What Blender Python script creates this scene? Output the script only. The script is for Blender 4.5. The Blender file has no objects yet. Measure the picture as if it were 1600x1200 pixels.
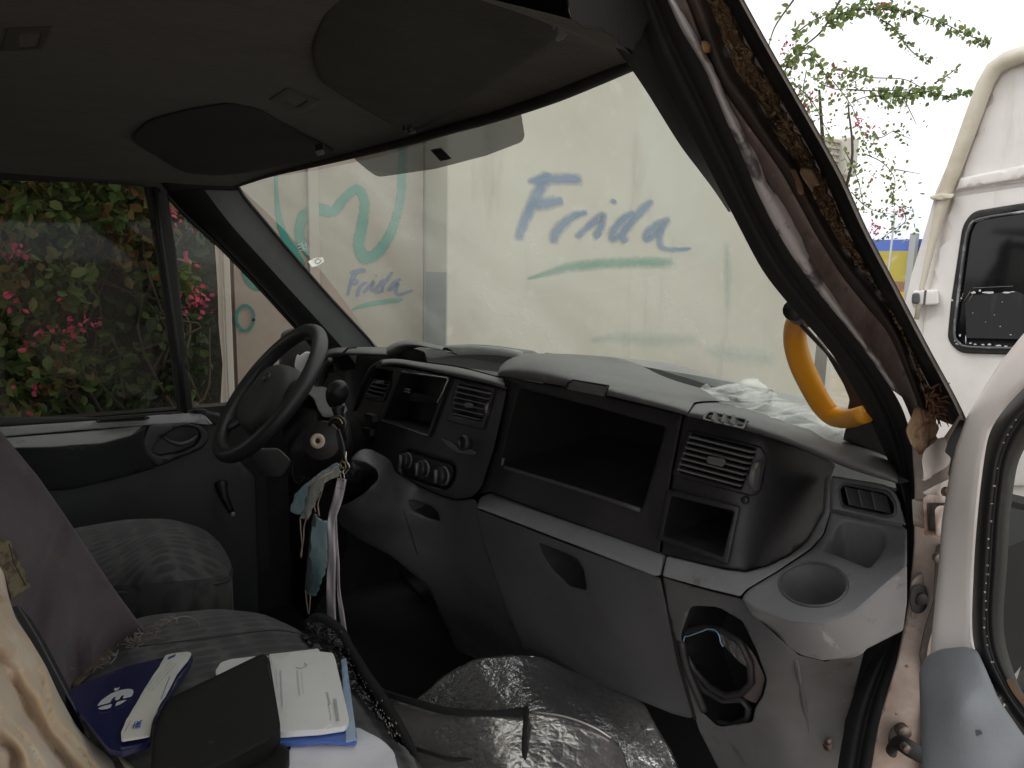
import bpy, bmesh, math, random
import numpy as np
from mathutils import Vector, Matrix, noise
from mathutils.geometry import delaunay_2d_cdt
random.seed(7)
D = bpy.data
sc = bpy.context.scene
# ------------------------------------------------------------------ camera
F = 1150.0
PSI, PIT, RHO = math.radians(33.5), math.radians(-9.1), math.radians(1.3)
C = np.array([1.2, 0, 1.65])
fv = np.array([-math.cos(PSI)*math.cos(PIT), math.sin(PSI)*math.cos(PIT), math.sin(PIT)])
rv = np.array([math.sin(PSI), math.cos(PSI), 0.0])
uv = np.cross(rv, fv)
Rv = rv*math.cos(RHO) + uv*math.sin(RHO)
Uv = np.cross(Rv, fv)
cam = D.cameras.new("camera"); co = D.objects.new("camera", cam)
sc.collection.objects.link(co); sc.camera = co
cam.sensor_width = 36; cam.lens = 36*F/1600; cam.clip_start = 0.02; cam.clip_end = 3000
co.matrix_world = Matrix(((Rv[0], Uv[0], -fv[0], C[0]), (Rv[1], Uv[1], -fv[1], C[1]), (Rv[2], Uv[2], -fv[2], C[2]), (0, 0, 0, 1)))
# ------------------------------------------------------------------ sky and sun (overcast)
SUN_EL, SUN_ROT = math.radians(58), math.radians(205)
w = D.worlds.new("World"); sc.world = w; w.use_nodes = True
nt = w.node_tree; nt.nodes.clear()
sky = nt.nodes.new("ShaderNodeTexSky"); sky.sky_type = 'NISHITA'; sky.sun_disc = False
sky.sun_elevation = SUN_EL; sky.sun_rotation = SUN_ROT; sky.dust_density = 5.0; sky.air_density = 1.0; sky.ozone_density = 1
hs = nt.nodes.new("ShaderNodeHueSaturation"); hs.inputs['Saturation'].default_value = 0.12
hs.inputs['Value'].default_value = 1.0
bg = nt.nodes.new("ShaderNodeBackground"); bg.inputs['Strength'].default_value = 0.15
wo = nt.nodes.new("ShaderNodeOutputWorld")
cl = nt.nodes.new("ShaderNodeMix"); cl.data_type = 'RGBA'; cl.inputs[0].default_value = .75; cl.inputs[7].default_value = (9.6, 9.6, 9.7, 1)   # cloud sheet over the clear sky
nt.links.new(sky.outputs[0], hs.inputs['Color']); nt.links.new(hs.outputs[0], cl.inputs[6]); nt.links.new(cl.outputs[2], bg.inputs[0]); nt.links.new(bg.outputs[0], wo.inputs[0])
sl = D.lights.new("sun", 'SUN'); sl.energy = 0.8; sl.angle = math.radians(25); sl.color = (1, .965, .92)
so = D.objects.new("sun", sl); sc.collection.objects.link(so)
# sky rotation 0 = +Y, clockwise seen from above
sd = Vector((math.sin(SUN_ROT)*math.cos(SUN_EL), math.cos(SUN_ROT)*math.cos(SUN_EL), math.sin(SUN_EL)))
so.rotation_euler = sd.to_track_quat('Z', 'Y').to_euler()
so.location = (0, 0, 8)
sc.view_settings.view_transform = 'Standard'; sc.view_settings.look = 'None'
sc.view_settings.exposure = 0.1; sc.view_settings.gamma = 1.0
sc.cycles.max_bounces = 8; sc.cycles.transparent_max_bounces = 12; sc.cycles.diffuse_bounces = 5
sc.cycles.sample_clamp_indirect = 4.0
try: sc.cycles.use_denoising = True
except Exception: pass

# ------------------------------------------------------------------ projection helpers
def ray(px, py): return fv*F + Rv*(px-800) - Uv*(py-600)
def P(px, py, a, v):
    d = ray(px, py)
    if a == 'd': return C + d*(v/F)
    i = 'xyz'.index(a)
    return C + d*((v-C[i])/d[i])
class RBF:
    """smooth height field through control points (px, py, value)"""
    def __init__(s, pts):
        p = np.array(pts, float); s.p = p[:, :2]/100.0; n = len(p)
        K = s.k(s.p, s.p) + np.eye(n)*1e-3
        A = np.zeros((n+3, n+3)); A[:n, :n] = K; A[:n, n] = 1; A[:n, n+1:] = s.p; A[n, :n] = 1; A[n+1:, :n] = s.p.T
        b = np.zeros(n+3); b[:n] = p[:, 2]
        s.w = np.linalg.lstsq(A, b, rcond=None)[0]; s.n = n
    def k(s, a, b):
        r = np.sqrt(((a[:, None]-b[None])**2).sum(-1)) + 1e-9
        return r*r*np.log(r)
    def __call__(s, px, py):
        q = np.array([[px, py]])/100.0
        return float((s.k(q, s.p) @ s.w[:s.n])[0] + s.w[s.n] + q[0] @ s.w[s.n+1:])
def surf(a, v):
    """surface function pixel -> point; v a number, a list of controls or a function"""
    if isinstance(v, (int, float)):
        return lambda x, y: P(x, y, a, v)
    if isinstance(v, list): v = RBF(v)
    return lambda x, y: P(x, y, a, v(x, y))

# ------------------------------------------------------------------ materials
MATS = {}
def mat(name, col, rough=.6, metal=0.0, var=None, bump=None, spec=.5, sheen=0.0, bands=None, coat=0.0):
    """var = (scale, colour2, low, high [,stretch]); bump = (scale, strength[, kind])"""
    if name in MATS: return MATS[name]
    m = D.materials.new(name); MATS[name] = m; m.use_nodes = True
    n = m.node_tree.nodes; l = m.node_tree.links
    b = n['Principled BSDF']
    b.inputs['Base Color'].default_value = (*col, 1); b.inputs['Roughness'].default_value = rough
    b.inputs['Metallic'].default_value = metal; b.inputs['Specular IOR Level'].default_value = spec
    if sheen: b.inputs['Sheen Weight'].default_value = sheen
    if coat: b.inputs['Coat Weight'].default_value = coat
    tc = n.new('ShaderNodeTexCoord')
    cs = None
    for i, v in enumerate(var if isinstance(var, list) else ([var] if var else [])):
        mp = n.new('ShaderNodeMapping')
        if len(v) > 4: mp.inputs['Scale'].default_value = v[4]
        mp.inputs['Location'].default_value = (i*3.1, i*1.7, 0)
        l.new(tc.outputs['Object'], mp.inputs[0])
        nz = n.new('ShaderNodeTexNoise'); nz.inputs['Scale'].default_value = v[0]; nz.inputs['Detail'].default_value = 7
        nz.inputs['Roughness'].default_value = .62
        l.new(mp.outputs[0], nz.inputs['Vector'])
        mr = n.new('ShaderNodeMapRange'); mr.inputs[1].default_value = v[2]; mr.inputs[2].default_value = v[3]
        mr.interpolation_type = 'SMOOTHSTEP'
        l.new(nz.outputs[0], mr.inputs[0])
        mx = n.new('ShaderNodeMix'); mx.data_type = 'RGBA'
        if cs is None: mx.inputs[6].default_value = (*col, 1)
        else: l.new(cs, mx.inputs[6])
        mx.inputs[7].default_value = (*v[1], 1)
        l.new(mr.outputs[0], mx.inputs[0]); cs = mx.outputs[2]
    if cs is not None: l.new(cs, b.inputs['Base Color'])
    last = None
    for bp in (bump if isinstance(bump, list) else ([bump] if bump else [])):
        kind = bp[2] if len(bp) > 2 else 'noise'
        if kind == 'voronoi':
            t = n.new('ShaderNodeTexVoronoi'); t.inputs['Scale'].default_value = bp[0]; o = t.outputs['Distance']
        elif kind == 'crack':
            t = n.new('ShaderNodeTexVoronoi'); t.feature = 'DISTANCE_TO_EDGE'; t.inputs['Scale'].default_value = bp[0]; o = t.outputs['Distance']
        elif kind == 'wave':
            t = n.new('ShaderNodeTexWave'); t.inputs['Scale'].default_value = bp[0]; t.inputs['Distortion'].default_value = 1.5; o = t.outputs['Fac']
        else:
            t = n.new('ShaderNodeTexNoise'); t.inputs['Scale'].default_value = bp[0]; t.inputs['Detail'].default_value = 4; o = t.outputs[0]
        l.new(tc.outputs['Object'], t.inputs['Vector'])
        bn = n.new('ShaderNodeBump'); bn.inputs['Strength'].default_value = bp[1]; bn.inputs['Distance'].default_value = bp[3] if len(bp) > 3 else .002
        l.new(o, bn.inputs['Height'])
        if last is not None: l.new(last, bn.inputs['Normal'])
        last = bn.outputs[0]
    if last is not None: l.new(last, b.inputs['Normal'])
    return m
dust = lambda c, k=1.6: tuple(min(1, x*k) for x in c)
PLAST_DK = mat('dark_plastic', (.024, .022, .024), .5, var=[(9, (.04, .037, .038), .45, .7), (55, (.07, .066, .063), .66, .76), (80, (.09, .085, .08), .68, .73, (1, .1, .3))], bump=(900, .12))
PLAST_BLK = mat('black_plastic', (.012, .012, .013), .5, var=(14, (.022, .021, .021), .5, .7), bump=(700, .1))
PLAST_GREY = mat('grey_plastic', (.165, .168, .178), .5, var=[(7, (.125, .125, .13), .45, .72), (60, (.21, .205, .2), .62, .75)], bump=(800, .12))
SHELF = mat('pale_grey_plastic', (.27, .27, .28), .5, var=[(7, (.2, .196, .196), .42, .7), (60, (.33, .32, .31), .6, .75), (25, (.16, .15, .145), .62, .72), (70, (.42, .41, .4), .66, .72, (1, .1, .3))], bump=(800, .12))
PLAST_MID = mat('mid_grey_plastic', (.07, .071, .076), .5, var=[(6, (.052, .051, .054), .4, .7), (70, (.1, .097, .09), .62, .75)], bump=(800, .12))
PAD = mat('dash_pad_plastic', (.12, .118, .117), .5, var=[(8, (.085, .083, .081), .42, .7), (45, (.17, .164, .155), .56, .76), (22, (.06, .056, .053), .62, .74)], bump=(650, .2))
HEADL = mat('headliner_cloth', (.036, .0335, .029), .95, var=[(5, (.026, .024, .021), .4, .7), (18, (.045, .042, .036), .55, .7)], bump=[(420, .6), (12, .5, 'noise', .008)], sheen=.1)
VISOR = mat('visor_vinyl', (.022, .0205, .0185), .8, var=(7, (.016, .015, .014), .4, .7), bump=(400, .3))
VISOR2 = mat('passenger_visor_vinyl', (.031, .029, .0255), .8, var=[(6, (.023, .0215, .019), .4, .7), (22, (.038, .036, .031), .56, .7)], bump=[(400, .3), (9, .4, 'noise', .008)])
RUBBER = mat('black_rubber', (.013, .013, .013), .6, var=(20, (.028, .025, .022), .52, .7), bump=(120, .15))
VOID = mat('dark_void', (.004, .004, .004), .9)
WHITE_P = mat('white_van_paint', (.73, .70, .675), .4, var=[(2.2, (.6, .57, .54), .44, .7), (7, (.5, .46, .42), .58, .8, (1, 1, .2)), (40, (.35, .3, .25), .68, .76)], bump=(3, .3, 'noise', .02), coat=.2)
JAMB = mat('dirty_jamb_paint', (.52, .44, .40), .5, var=[(7, (.3, .22, .18), .42, .64), (22, (.11, .06, .04), .60, .70), (70, (.05, .03, .02), .68, .74)])
MAUVE = mat('stained_grey_paint', (.24, .19, .18), .85, var=[(9, (.12, .08, .065), .46, .66), (40, (.06, .04, .035), .6, .7), (90, (.34, .28, .27), .6, .7)], bump=[(70, .6, 'noise', .003)])
LITGREY = mat('scuffed_grey_rubber', (.5, .47, .48), .85, var=[(30, (.12, .11, .115), .52, .62), (70, (.3, .3, .31), .6, .7)], bump=(60, .3))
RUST = mat('rusty_foam', (.19, .12, .07), .95, var=[(45, (.02, .012, .009), .5, .6, (1, 1, .5)), (110, (.45, .33, .19), .54, .68)], bump=[(150, .9, 'noise', .012), (50, .8, 'noise', .02)])
TAN = mat('old_tan_tape', (.4, .27, .17), .8, var=[(30, (.14, .07, .035), .45, .65), (9, (.5, .4, .28), .5, .7)], bump=(70, .5))
METAL = mat('bright_metal', (.62, .58, .5), .3, 1.0)
METAL_D = mat('worn_metal', (.25, .2, .17), .5, .8, var=(40, (.08, .05, .035), .5, .65))
SEATF = mat('seat_fabric', (.105, .107, .103), .95, var=[(16, (.07, .072, .072), .45, .6), (9, (.14, .135, .125), .52, .7, (1, 4, 1))], bump=(500, .4), sheen=.2)
SEATS = mat('seat_side_cloth', (.062, .065, .07), .95, var=(12, (.048, .05, .054), .4, .7), bump=(500, .3), sheen=.1)

def add_dots(m, scale, col, r0, r1, stretch=(1, 1, 1), amt=1.0):
    n = m.node_tree.nodes; l = m.node_tree.links; b = n['Principled BSDF']; src = b.inputs['Base Color'].links[0].from_socket
    tc = n.new('ShaderNodeTexCoord'); mp = n.new('ShaderNodeMapping'); mp.inputs['Scale'].default_value = stretch; l.new(tc.outputs['Object'], mp.inputs[0])
    v = n.new('ShaderNodeTexVoronoi'); v.inputs['Scale'].default_value = scale; v.inputs['Randomness'].default_value = .25; l.new(mp.outputs[0], v.inputs['Vector'])
    mr = n.new('ShaderNodeMapRange'); mr.inputs[1].default_value = r0; mr.inputs[2].default_value = r1; mr.inputs[3].default_value = amt; mr.inputs[4].default_value = 0; l.new(v.outputs['Distance'], mr.inputs[0])
    mx = n.new('ShaderNodeMix'); mx.data_type = 'RGBA'; mx.inputs[7].default_value = (*col, 1); l.new(mr.outputs[0], mx.inputs[0]); l.new(src, mx.inputs[6]); l.new(mx.outputs[2], b.inputs['Base Color'])
add_dots(SEATF, 42, (.04, .041, .042), .3, .5, (1, .55, .2), .8)
# ------------------------------------------------------------------ object helpers
def setp(o, label=None, cat=None, group=None, kind=None):
    if label: o['label'] = label
    if cat: o['category'] = cat
    if group: o['group'] = group
    if kind: o['kind'] = kind
    return o
def empty(name, loc, label, cat, group=None):
    o = D.objects.new(name, None); sc.collection.objects.link(o); o.location = loc; o.empty_display_size = .1
    return setp(o, label, cat, group)
def worigin(o):
    v = np.zeros(3)
    while o is not None:
        v = v + np.array(o.location); o = o.parent
    return v
def mk(name, V, Fc, m, parent=None, smooth=True, attrs=None, mats=None, fm=None):
    V = [np.array(v, float) for v in V]
    if parent is not None: org = worigin(parent)
    else:
        a = np.array(V); org = np.array([(a[:, 0].min()+a[:, 0].max())/2, (a[:, 1].min()+a[:, 1].max())/2, a[:, 2].min()])
    me = D.meshes.new(name); me.from_pydata([tuple(v-org) for v in V], [], [tuple(int(i) for i in f) for f in Fc])
    for mm in (mats or [m]): me.materials.append(mm)
    if fm is not None:
        for p, i in zip(me.polygons, fm): p.material_index = i
    if smooth:
        for p in me.polygons: p.use_smooth = True
    if attrs:
        for k, vals in attrs.items():
            at = me.attributes.new(k, 'FLOAT', 'POINT'); at.data.foreach_set('value', vals)
    me.update()
    o = D.objects.new(name, me); sc.collection.objects.link(o)
    if parent is not None: o.parent = parent
    else: o.location = org
    return o
def fil(pts, r=6, n=4):
    """fillet the corners of a closed pixel polygon; a point may carry its own radius"""
    out = []; N = len(pts)
    for i in range(N):
        p = np.array(pts[i][:2], float); rr = pts[i][2] if len(pts[i]) > 2 else r
        a = np.array(pts[i-1][:2], float); b = np.array(pts[(i+1) % N][:2], float)
        da, db = a-p, b-p; la, lb = np.linalg.norm(da), np.linalg.norm(db)
        rr = min(rr, la*.45, lb*.45)
        if rr < .5: out.append(tuple(p)); continue
        s, e = p+da/la*rr, p+db/lb*rr
        for k in range(n+1):
            t = k/n; q = (1-t)**2*s + 2*t*(1-t)*p + t*t*e; out.append(tuple(q))
    return out
def resamp(pts, step):
    out = []
    for i in range(len(pts)):
        a = np.array(pts[i], float); b = np.array(pts[(i+1) % len(pts)], float)
        n = max(1, int(np.linalg.norm(b-a)/step))
        for k in range(n): out.append(tuple(a+(b-a)*k/n))
    return out
def crom(pts, n=8):
    """open Catmull-Rom through points of any dimension"""
    p = [np.array(q, float) for q in pts]; p = [2*p[0]-p[1]] + p + [2*p[-1]-p[-2]]; out = []
    for i in range(1, len(p)-2):
        for k in range(n):
            t = k/n
            out.append(.5*((2*p[i])+(-p[i-1]+p[i+1])*t+(2*p[i-1]-5*p[i]+4*p[i+1]-p[i+2])*t*t+(-p[i-1]+3*p[i]-3*p[i+1]+p[i+2])*t**3))
    out.append(p[-2]); return out
def inpoly(q, poly):
    x, y = q[:, 0], q[:, 1]; c = np.zeros(len(q), bool); P_ = np.array(poly); n = len(P_)
    for i in range(n):
        x1, y1 = P_[i]; x2, y2 = P_[i-1]
        if y1 == y2: continue
        c ^= ((y1 > y) != (y2 > y)) & (x < (x2-x1)*(y-y1)/(y2-y1)+x1)
    return c
def dist(q, poly):
    a = np.array(poly); b = np.roll(a, -1, 0); d = np.full(len(q), 1e9)
    for p, s in zip(a, b):
        v = s-p; L = v@v+1e-9; t = np.clip(((q-p)@v)/L, 0, 1); d = np.minimum(d, np.linalg.norm(q-(p+t[:, None]*v), axis=1))
    return d
def sheet(name, outer, sf, m, parent=None, holes=(), step=14, roll=4, th=(0, .012, 0), r=6, rm=None, wob=None, smooth=True, holemat=None, hroll=None, cap=True):
    """panel cut to a pixel outline lying on the surface sf(px,py), rounded edges, side walls along th,
    holes = [(outline, depth vector or None, corner radius)] become real pockets"""
    out = resamp(fil(outer, r) if r else [tuple(p[:2]) for p in outer], step)
    hs_ = []
    for h in holes:
        hp, hv = h[0], h[1]; hr = h[2] if len(h) > 2 else 4
        hs_.append((resamp(fil(hp, hr) if hr else hp, step), hv))
    loops = [out]+[h[0] for h in hs_]
    pts = []; edges = []
    for lp in loops:
        k = len(pts); pts += lp; edges += [(k+i, k+(i+1) % len(lp)) for i in range(len(lp))]
    nb = len(pts)
    A = np.array(out); mn, mx = A.min(0), A.max(0)
    gx = np.arange(mn[0]+step*.5, mx[0], step); gy = np.arange(mn[1]+step*.5, mx[1], step)
    g = np.array([(x, y) for x in gx for y in gy]) if len(gx) and len(gy) else np.zeros((0, 2))
    extra = []
    if roll:
        for lp in loops:
            a = np.array(lp)
            nx = np.roll(a, -1, 0)-np.roll(a, 1, 0); nn = np.stack([-nx[:, 1], nx[:, 0]], 1); nn /= (np.linalg.norm(nn, axis=1)[:, None]+1e-9)
            for fr in (.25, .6, 1.0):
                for s in (1, -1): extra.append(a+nn*s*fr*roll)
        extra = np.concatenate(extra)
    cand = g
    if roll and len(extra):
        if len(g): g = g[np.min([dist(g, lp) for lp in loops], 0) > roll*1.3] if len(g) else g
        de = np.min([dist(extra, lp) for lp in loops], 0); extra = extra[de > roll*.2]
        cand = np.concatenate([g, extra]) if len(g) else extra
    if len(cand):
        ok = inpoly(cand, out)
        for h, _ in hs_: ok &= ~inpoly(cand, h)
        cand = cand[ok]; 
        if len(cand):
            cand = cand[np.min([dist(cand, lp) for lp in loops], 0) > .15]
        pts += [tuple(c) for c in cand]
    vv, ee, ff, _, _, _ = delaunay_2d_cdt([Vector(p) for p in pts], edges, [], 0, 1e-4)
    vv = np.array([tuple(v) for v in vv]); ff = [f for f in ff if len(f) == 3]
    cen = np.array([(vv[f[0]]+vv[f[1]]+vv[f[2]])/3 for f in ff]); ok = inpoly(cen, out)
    for h, _ in hs_: ok &= ~inpoly(cen, h)
    ff = [f for f, k in zip(ff, ok) if k]
    dd = np.min([dist(vv, lp) for lp in loops], 0)
    th = np.array(th, float)
    if abs(th[0])+abs(th[1]) > 1e-9 or True:
        pass
    if abs(th[0])+abs(th[1]) > 1e-9:          # depth runs away from the viewer's side of the panel
        cv = sf(float(np.mean([p[0] for p in out])), float(np.mean([p[1] for p in out])))-C; th = cv/np.linalg.norm(cv)*np.linalg.norm(th)
    V = []
    for i, (x, y) in enumerate(vv):
        p = sf(x, y)
        if wob is not None: p = p + wob(p)
        dp = (p-C)@fv
        if roll and dd[i] < roll:
            t = 1-dd[i]/roll; rmm = rm if rm is not None else roll*dp/F
            dr = (p-C); dr = dr/np.linalg.norm(dr)
            p = p + dr*rmm*(1-math.sqrt(max(0, 1-t*t)))
        V.append(p)
    # consistent orientation towards the camera
    Fc = []; sgn = 0.0
    for f in ff:                              # same winding for all in the outline's own plane
        (x1, y1), (x2, y2), (x3, y3) = (vv[i] for i in f)
        Fc.append(f if (x2-x1)*(y3-y1)-(x3-x1)*(y2-y1) > 0 else f[::-1])
        a, b, c = (V[i] for i in Fc[-1]); sgn += np.cross(b-a, c-a)@(C-a)
    if sgn < 0: Fc = [f[::-1] for f in Fc]
    fm = [0]*len(Fc)
    # boundary loops -> walls
    from collections import Counter
    cnt = Counter()
    for f in Fc:
        for i in range(3): cnt[(f[i], f[(i+1) % 3])] += 1
    bd = [e for e in cnt if (e[1], e[0]) not in cnt]
    thv = np.array(th, float)
    dmap = {}
    hl = []
    for h, hv in hs_:
        hl.append((np.array(h), hv))
    def which(i):
        q = vv[i][None]
        for k, (h, hv) in enumerate(hl):
            if dist(q, h)[0] < .3: return k
        return -1
    rings = {}
    for a, b in bd:
        k = which(a)
        hv = thv if k < 0 else (hl[k][1] if hl[k][1] is not None else thv)
        hv = np.array(hv, float)
        for i in (a, b):
            if (i, k) not in dmap:
                dmap[(i, k)] = len(V); V.append(V[i]+hv)
        Fc.append((b, a, dmap[(a, k)], dmap[(b, k)])); fm.append(0 if k < 0 else 1)
        rings.setdefault(k, []).append((dmap[(a, k)], dmap[(b, k)]))
    for k, es in rings.items():
        if k < 0 and not cap: continue
        if k >= 0 and hl[k][1] is None: continue
        ids = sorted({i for e in es for i in e}); c = len(V)
        if k < 0:
            # back cover: reuse the front triangles
            mp = {i: dmap[(i, -1)] for (i, kk) in dmap if kk == -1}
            continue
        V.append(sum(V[i] for i in ids)/len(ids))
        for a, b in es: Fc.append((a, c, b)[::-1]); fm.append(1)
    o = mk(name, V, Fc, m, parent, smooth, mats=[m, holemat or m], fm=fm)
    es = o.modifiers.new('edge', 'EDGE_SPLIT'); es.split_angle = math.radians(50)
    return o
def tube(name, pts, rad, m, parent=None, seg=10, closed=False, flat=None, cap=True, spline=0):
    """tube along 3-D points; flat=(axis, k) squashes the section"""
    p = [np.array(q, float) for q in pts]
    if not hasattr(rad, '__len__'): rad = [rad]*len(p)
    if spline:
        q4 = [np.append(a, r) for a, r in zip(p, rad)]
        q4 = crom(q4, spline); p = [q[:3] for q in q4]; rad = [max(1e-4, q[3]) for q in q4]
    n = len(p); V = []; Fc = []; prev = None
    for i in range(n):
        if closed: t = p[(i+1) % n]-p[i-1]
        else: t = p[min(i+1, n-1)]-p[max(i-1, 0)]
        t = t/(np.linalg.norm(t)+1e-12)
        if prev is None:
            a = np.array([0, 0, 1.]) if abs(t[2]) < .9 else np.array([1., 0, 0])
            s = np.cross(t, a)
        else: s = prev-t*(prev@t)
        s /= np.linalg.norm(s)+1e-12; prev = s; u = np.cross(t, s)
        for k in range(seg):
            a = 2*math.pi*k/seg; off = (s*math.cos(a)+u*math.sin(a))*rad[i]
            if flat is not None:
                ax = np.array(flat[0], float); ax /= np.linalg.norm(ax); off = off-ax*(off@ax)*(1-flat[1])
            V.append(p[i]+off)
    for i in range(n if closed else n-1):
        j = (i+1) % n
        for k in range(seg):
            k2 = (k+1) % seg; Fc.append((i*seg+k, i*seg+k2, j*seg+k2, j*seg+k))
    if cap and not closed:
        Fc.append(tuple(range(seg))[::-1]); Fc.append(tuple((n-1)*seg+k for k in range(seg)))
    return V, Fc, name, m, parent
def T(*a, **k):
    V, Fc, name, m, parent = tube(*a, **k)
    return mk(name, V, Fc, m, parent)
def join(name, m, parent, lst, **kw):
    V = []; Fc = []
    for t in lst:
        k = len(V); V += list(t[0]); Fc += [tuple(i+k for i in f) for f in t[1]]
    return mk(name, V, Fc, m, parent, **kw)
def loft(name, rows, m, parent=None, closed=False, smooth=True, split=45, bevel=0, th=0):
    """rows of 3-D points, same count each"""
    V = [np.array(p, float) for r in rows for p in r]; nr, nc = len(rows), len(rows[0]); Fc = []
    for i in range(nr-1):
        for j in range(nc if closed else nc-1):
            j2 = (j+1) % nc; Fc.append((i*nc+j, (i+1)*nc+j, (i+1)*nc+j2, i*nc+j2))
    o = mk(name, V, Fc, m, parent, smooth)
    if th:
        s = o.modifiers.new('s', 'SOLIDIFY'); s.thickness = th; s.offset = 0
    if split:
        e = o.modifiers.new('e', 'EDGE_SPLIT'); e.split_angle = math.radians(split)
    return o
def box(c, s, rot=None):
    """(verts, faces) of a box"""
    c = np.array(c, float); h = np.array(s, float)/2; V = []
    for x in (-1, 1):
        for y in (-1, 1):
            for z in (-1, 1):
                o = np.array([x, y, z])*h
                if rot is not None: o = rot @ o
                V.append(c+o)
    return V, [(0, 1, 3, 2), (4, 6, 7, 5), (0, 4, 5, 1), (2, 3, 7, 6), (0, 2, 6, 4), (1, 5, 7, 3)]
def bar(a, b, w, h, up):
    """box beam from a to b, width w across, height h along up"""
    a, b = np.array(a, float), np.array(b, float); t = b-a; L = np.linalg.norm(t); t /= L
    up = np.array(up, float); up -= t*(up@t); up /= np.linalg.norm(up); s = np.cross(up, t)
    R = np.stack([t, s, up], 1)
    return box((a+b)/2, (L, w, h), R)
def bevel(o, w=.003, seg=2):
    b = o.modifiers.new('b', 'BEVEL'); b.width = w; b.segments = seg; b.limit_method = 'ANGLE'; b.angle_limit = math.radians(35)
    return o
def disc(c, nrm, r, th, n=28, r2=None):
    c = np.array(c, float); nrm = np.array(nrm, float); nrm /= np.linalg.norm(nrm)
    a = np.array([0, 0, 1.]) if abs(nrm[2]) < .9 else np.array([1., 0, 0]); s = np.cross(nrm, a); s /= np.linalg.norm(s); u = np.cross(nrm, s)
    V = []; Fc = []
    prof = [(r, 0), (r, th*.8), (r*.95, th)] if r2 is None else [(r, 0), (r, th), (r2, th), (r2, 0)]
    for rr, h in prof:
        for k in range(n):
            t = 2*math.pi*k/n; V.append(c+nrm*h+(s*math.cos(t)+u*math.sin(t))*rr)
    for i in range(len(prof)-1):
        for k in range(n): k2 = (k+1) % n; Fc.append((i*n+k, i*n+k2, (i+1)*n+k2, (i+1)*n+k))
    if r2 is None: Fc.append(tuple((len(prof)-1)*n+k for k in range(n)))
    return V, Fc
def nz3(p, s=1.0): return noise.noise(Vector((p[0]*s, p[1]*s, p[2]*s)))
#SECTION
# ================================================================== SETTING
g = mk('ground', [(-400, -400, 0), (400, -400, 0), (400, 900, 0), (-400, 900, 0)], [(0, 1, 2, 3)],
       mat('packed_earth', (.3, .25, .2), .95, var=[(.6, (.22, .19, .155), .4, .65), (6, (.38, .33, .27), .5, .7)], bump=(12, .5, 'noise', .02)))
setp(g, kind='structure')
hr = []
for j in range(9):
    row = []
    for i in range(60):
        x = -900+i*24; h = (60+26*noise.noise(Vector((i*.13, 3, 0)))+10*noise.noise(Vector((i*.5, 7, 0))))*math.sin(math.pi*j/8)**.8
        row.append((x, 480+j*45, h-2))
    hr.append(row)
setp(loft('hill', hr, mat('haze_pale_hill', (.6, .63, .7), 1), None, split=0), kind='structure')  # distance haze is put into the hill's pale blue-grey colour

# ---------------------------------------------------------------- graffiti wall
WX, WXB = -3.0, -3.3
wall = empty('boundary_wall', (-3.2, 3.5, 0), 'pale painted wall ahead of the windscreen, sprayed with blue Frida lettering and teal loops', 'wall')
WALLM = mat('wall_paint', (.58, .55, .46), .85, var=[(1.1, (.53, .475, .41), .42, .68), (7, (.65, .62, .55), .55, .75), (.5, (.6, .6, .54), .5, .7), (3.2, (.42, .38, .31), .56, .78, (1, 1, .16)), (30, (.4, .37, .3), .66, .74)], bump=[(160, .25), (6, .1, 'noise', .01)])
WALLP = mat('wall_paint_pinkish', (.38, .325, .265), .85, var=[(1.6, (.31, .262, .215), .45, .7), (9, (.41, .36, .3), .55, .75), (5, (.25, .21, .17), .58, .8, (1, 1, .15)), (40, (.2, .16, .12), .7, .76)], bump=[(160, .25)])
yS = float(P(665, 400, 'x', WXB)[1]); yL = float(P(347, 400, 'x', WXB)[1]); yR = float(P(1204, 400, 'x', WX)[1]); yE = float(P(1326, 240, 'x', WX)[1]); yP = float(P(1312, 240, 'x', WX)[1]); HL = float(P(1313, 217, 'x', WX)[2])
WH = 3.27
o = mk('main_panel', *box((WX-.3, (yS+yR)/2, WH/2), (.6, yR-yS, WH)), WALLM, wall, smooth=False); bevel(o, .01)
CABM = mat('ribbed_beige_paint', (.5, .47, .42), .7, var=(3, (.42, .39, .35), .4, .7))
bevel(mk('lower_panel', *box((WX-.31, (yR+yP)/2, HL/2), (.6, yP-yR, HL)), WALLM, wall, smooth=False), .01)
bevel(mk('corner_post', *box((WX-.26, (yE+yP)/2, HL/2-.01), (.6, yE-yP-.02, HL-.02)), mat('post_paint', (.6, .58, .52), .7), wall, smooth=False), .02)
bevel(mk('post_cap', *box((WX-.24, (yE+yP)/2, HL-.16), (.66, yE-yP+.04, .34)), mat('post_paint', (0, 0, 0)), wall, smooth=False), .02)
for i in range(7):
    mk('rib', *box((WX+.0, (yR+yP)/2, HL-.03-i*.055), (.03, yP-yR-.01, .022)), CABM, wall, smooth=False)
bandm = mat('grey_blue_band_paint', (.2, .24, .24), .85, var=[(3, (.26, .28, .27), .45, .7)])
z0 = float(P(690, 425, 'x', WXB+.15)[2])
o = mk('painted_band', *box((WX-.14, yS-.004, z0/2), (.285, .006, z0)), bandm, wall, smooth=False)
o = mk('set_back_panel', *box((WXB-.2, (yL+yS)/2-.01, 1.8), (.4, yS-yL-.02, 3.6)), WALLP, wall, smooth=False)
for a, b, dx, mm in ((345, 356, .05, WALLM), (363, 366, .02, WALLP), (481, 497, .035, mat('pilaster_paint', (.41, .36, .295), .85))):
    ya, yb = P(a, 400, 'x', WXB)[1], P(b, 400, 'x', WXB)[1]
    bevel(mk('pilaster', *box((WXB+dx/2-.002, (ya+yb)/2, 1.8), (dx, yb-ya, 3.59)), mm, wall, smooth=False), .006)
ya, yb = P(356, 400, 'x', WXB)[1], P(363, 400, 'x', WXB)[1]
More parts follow.
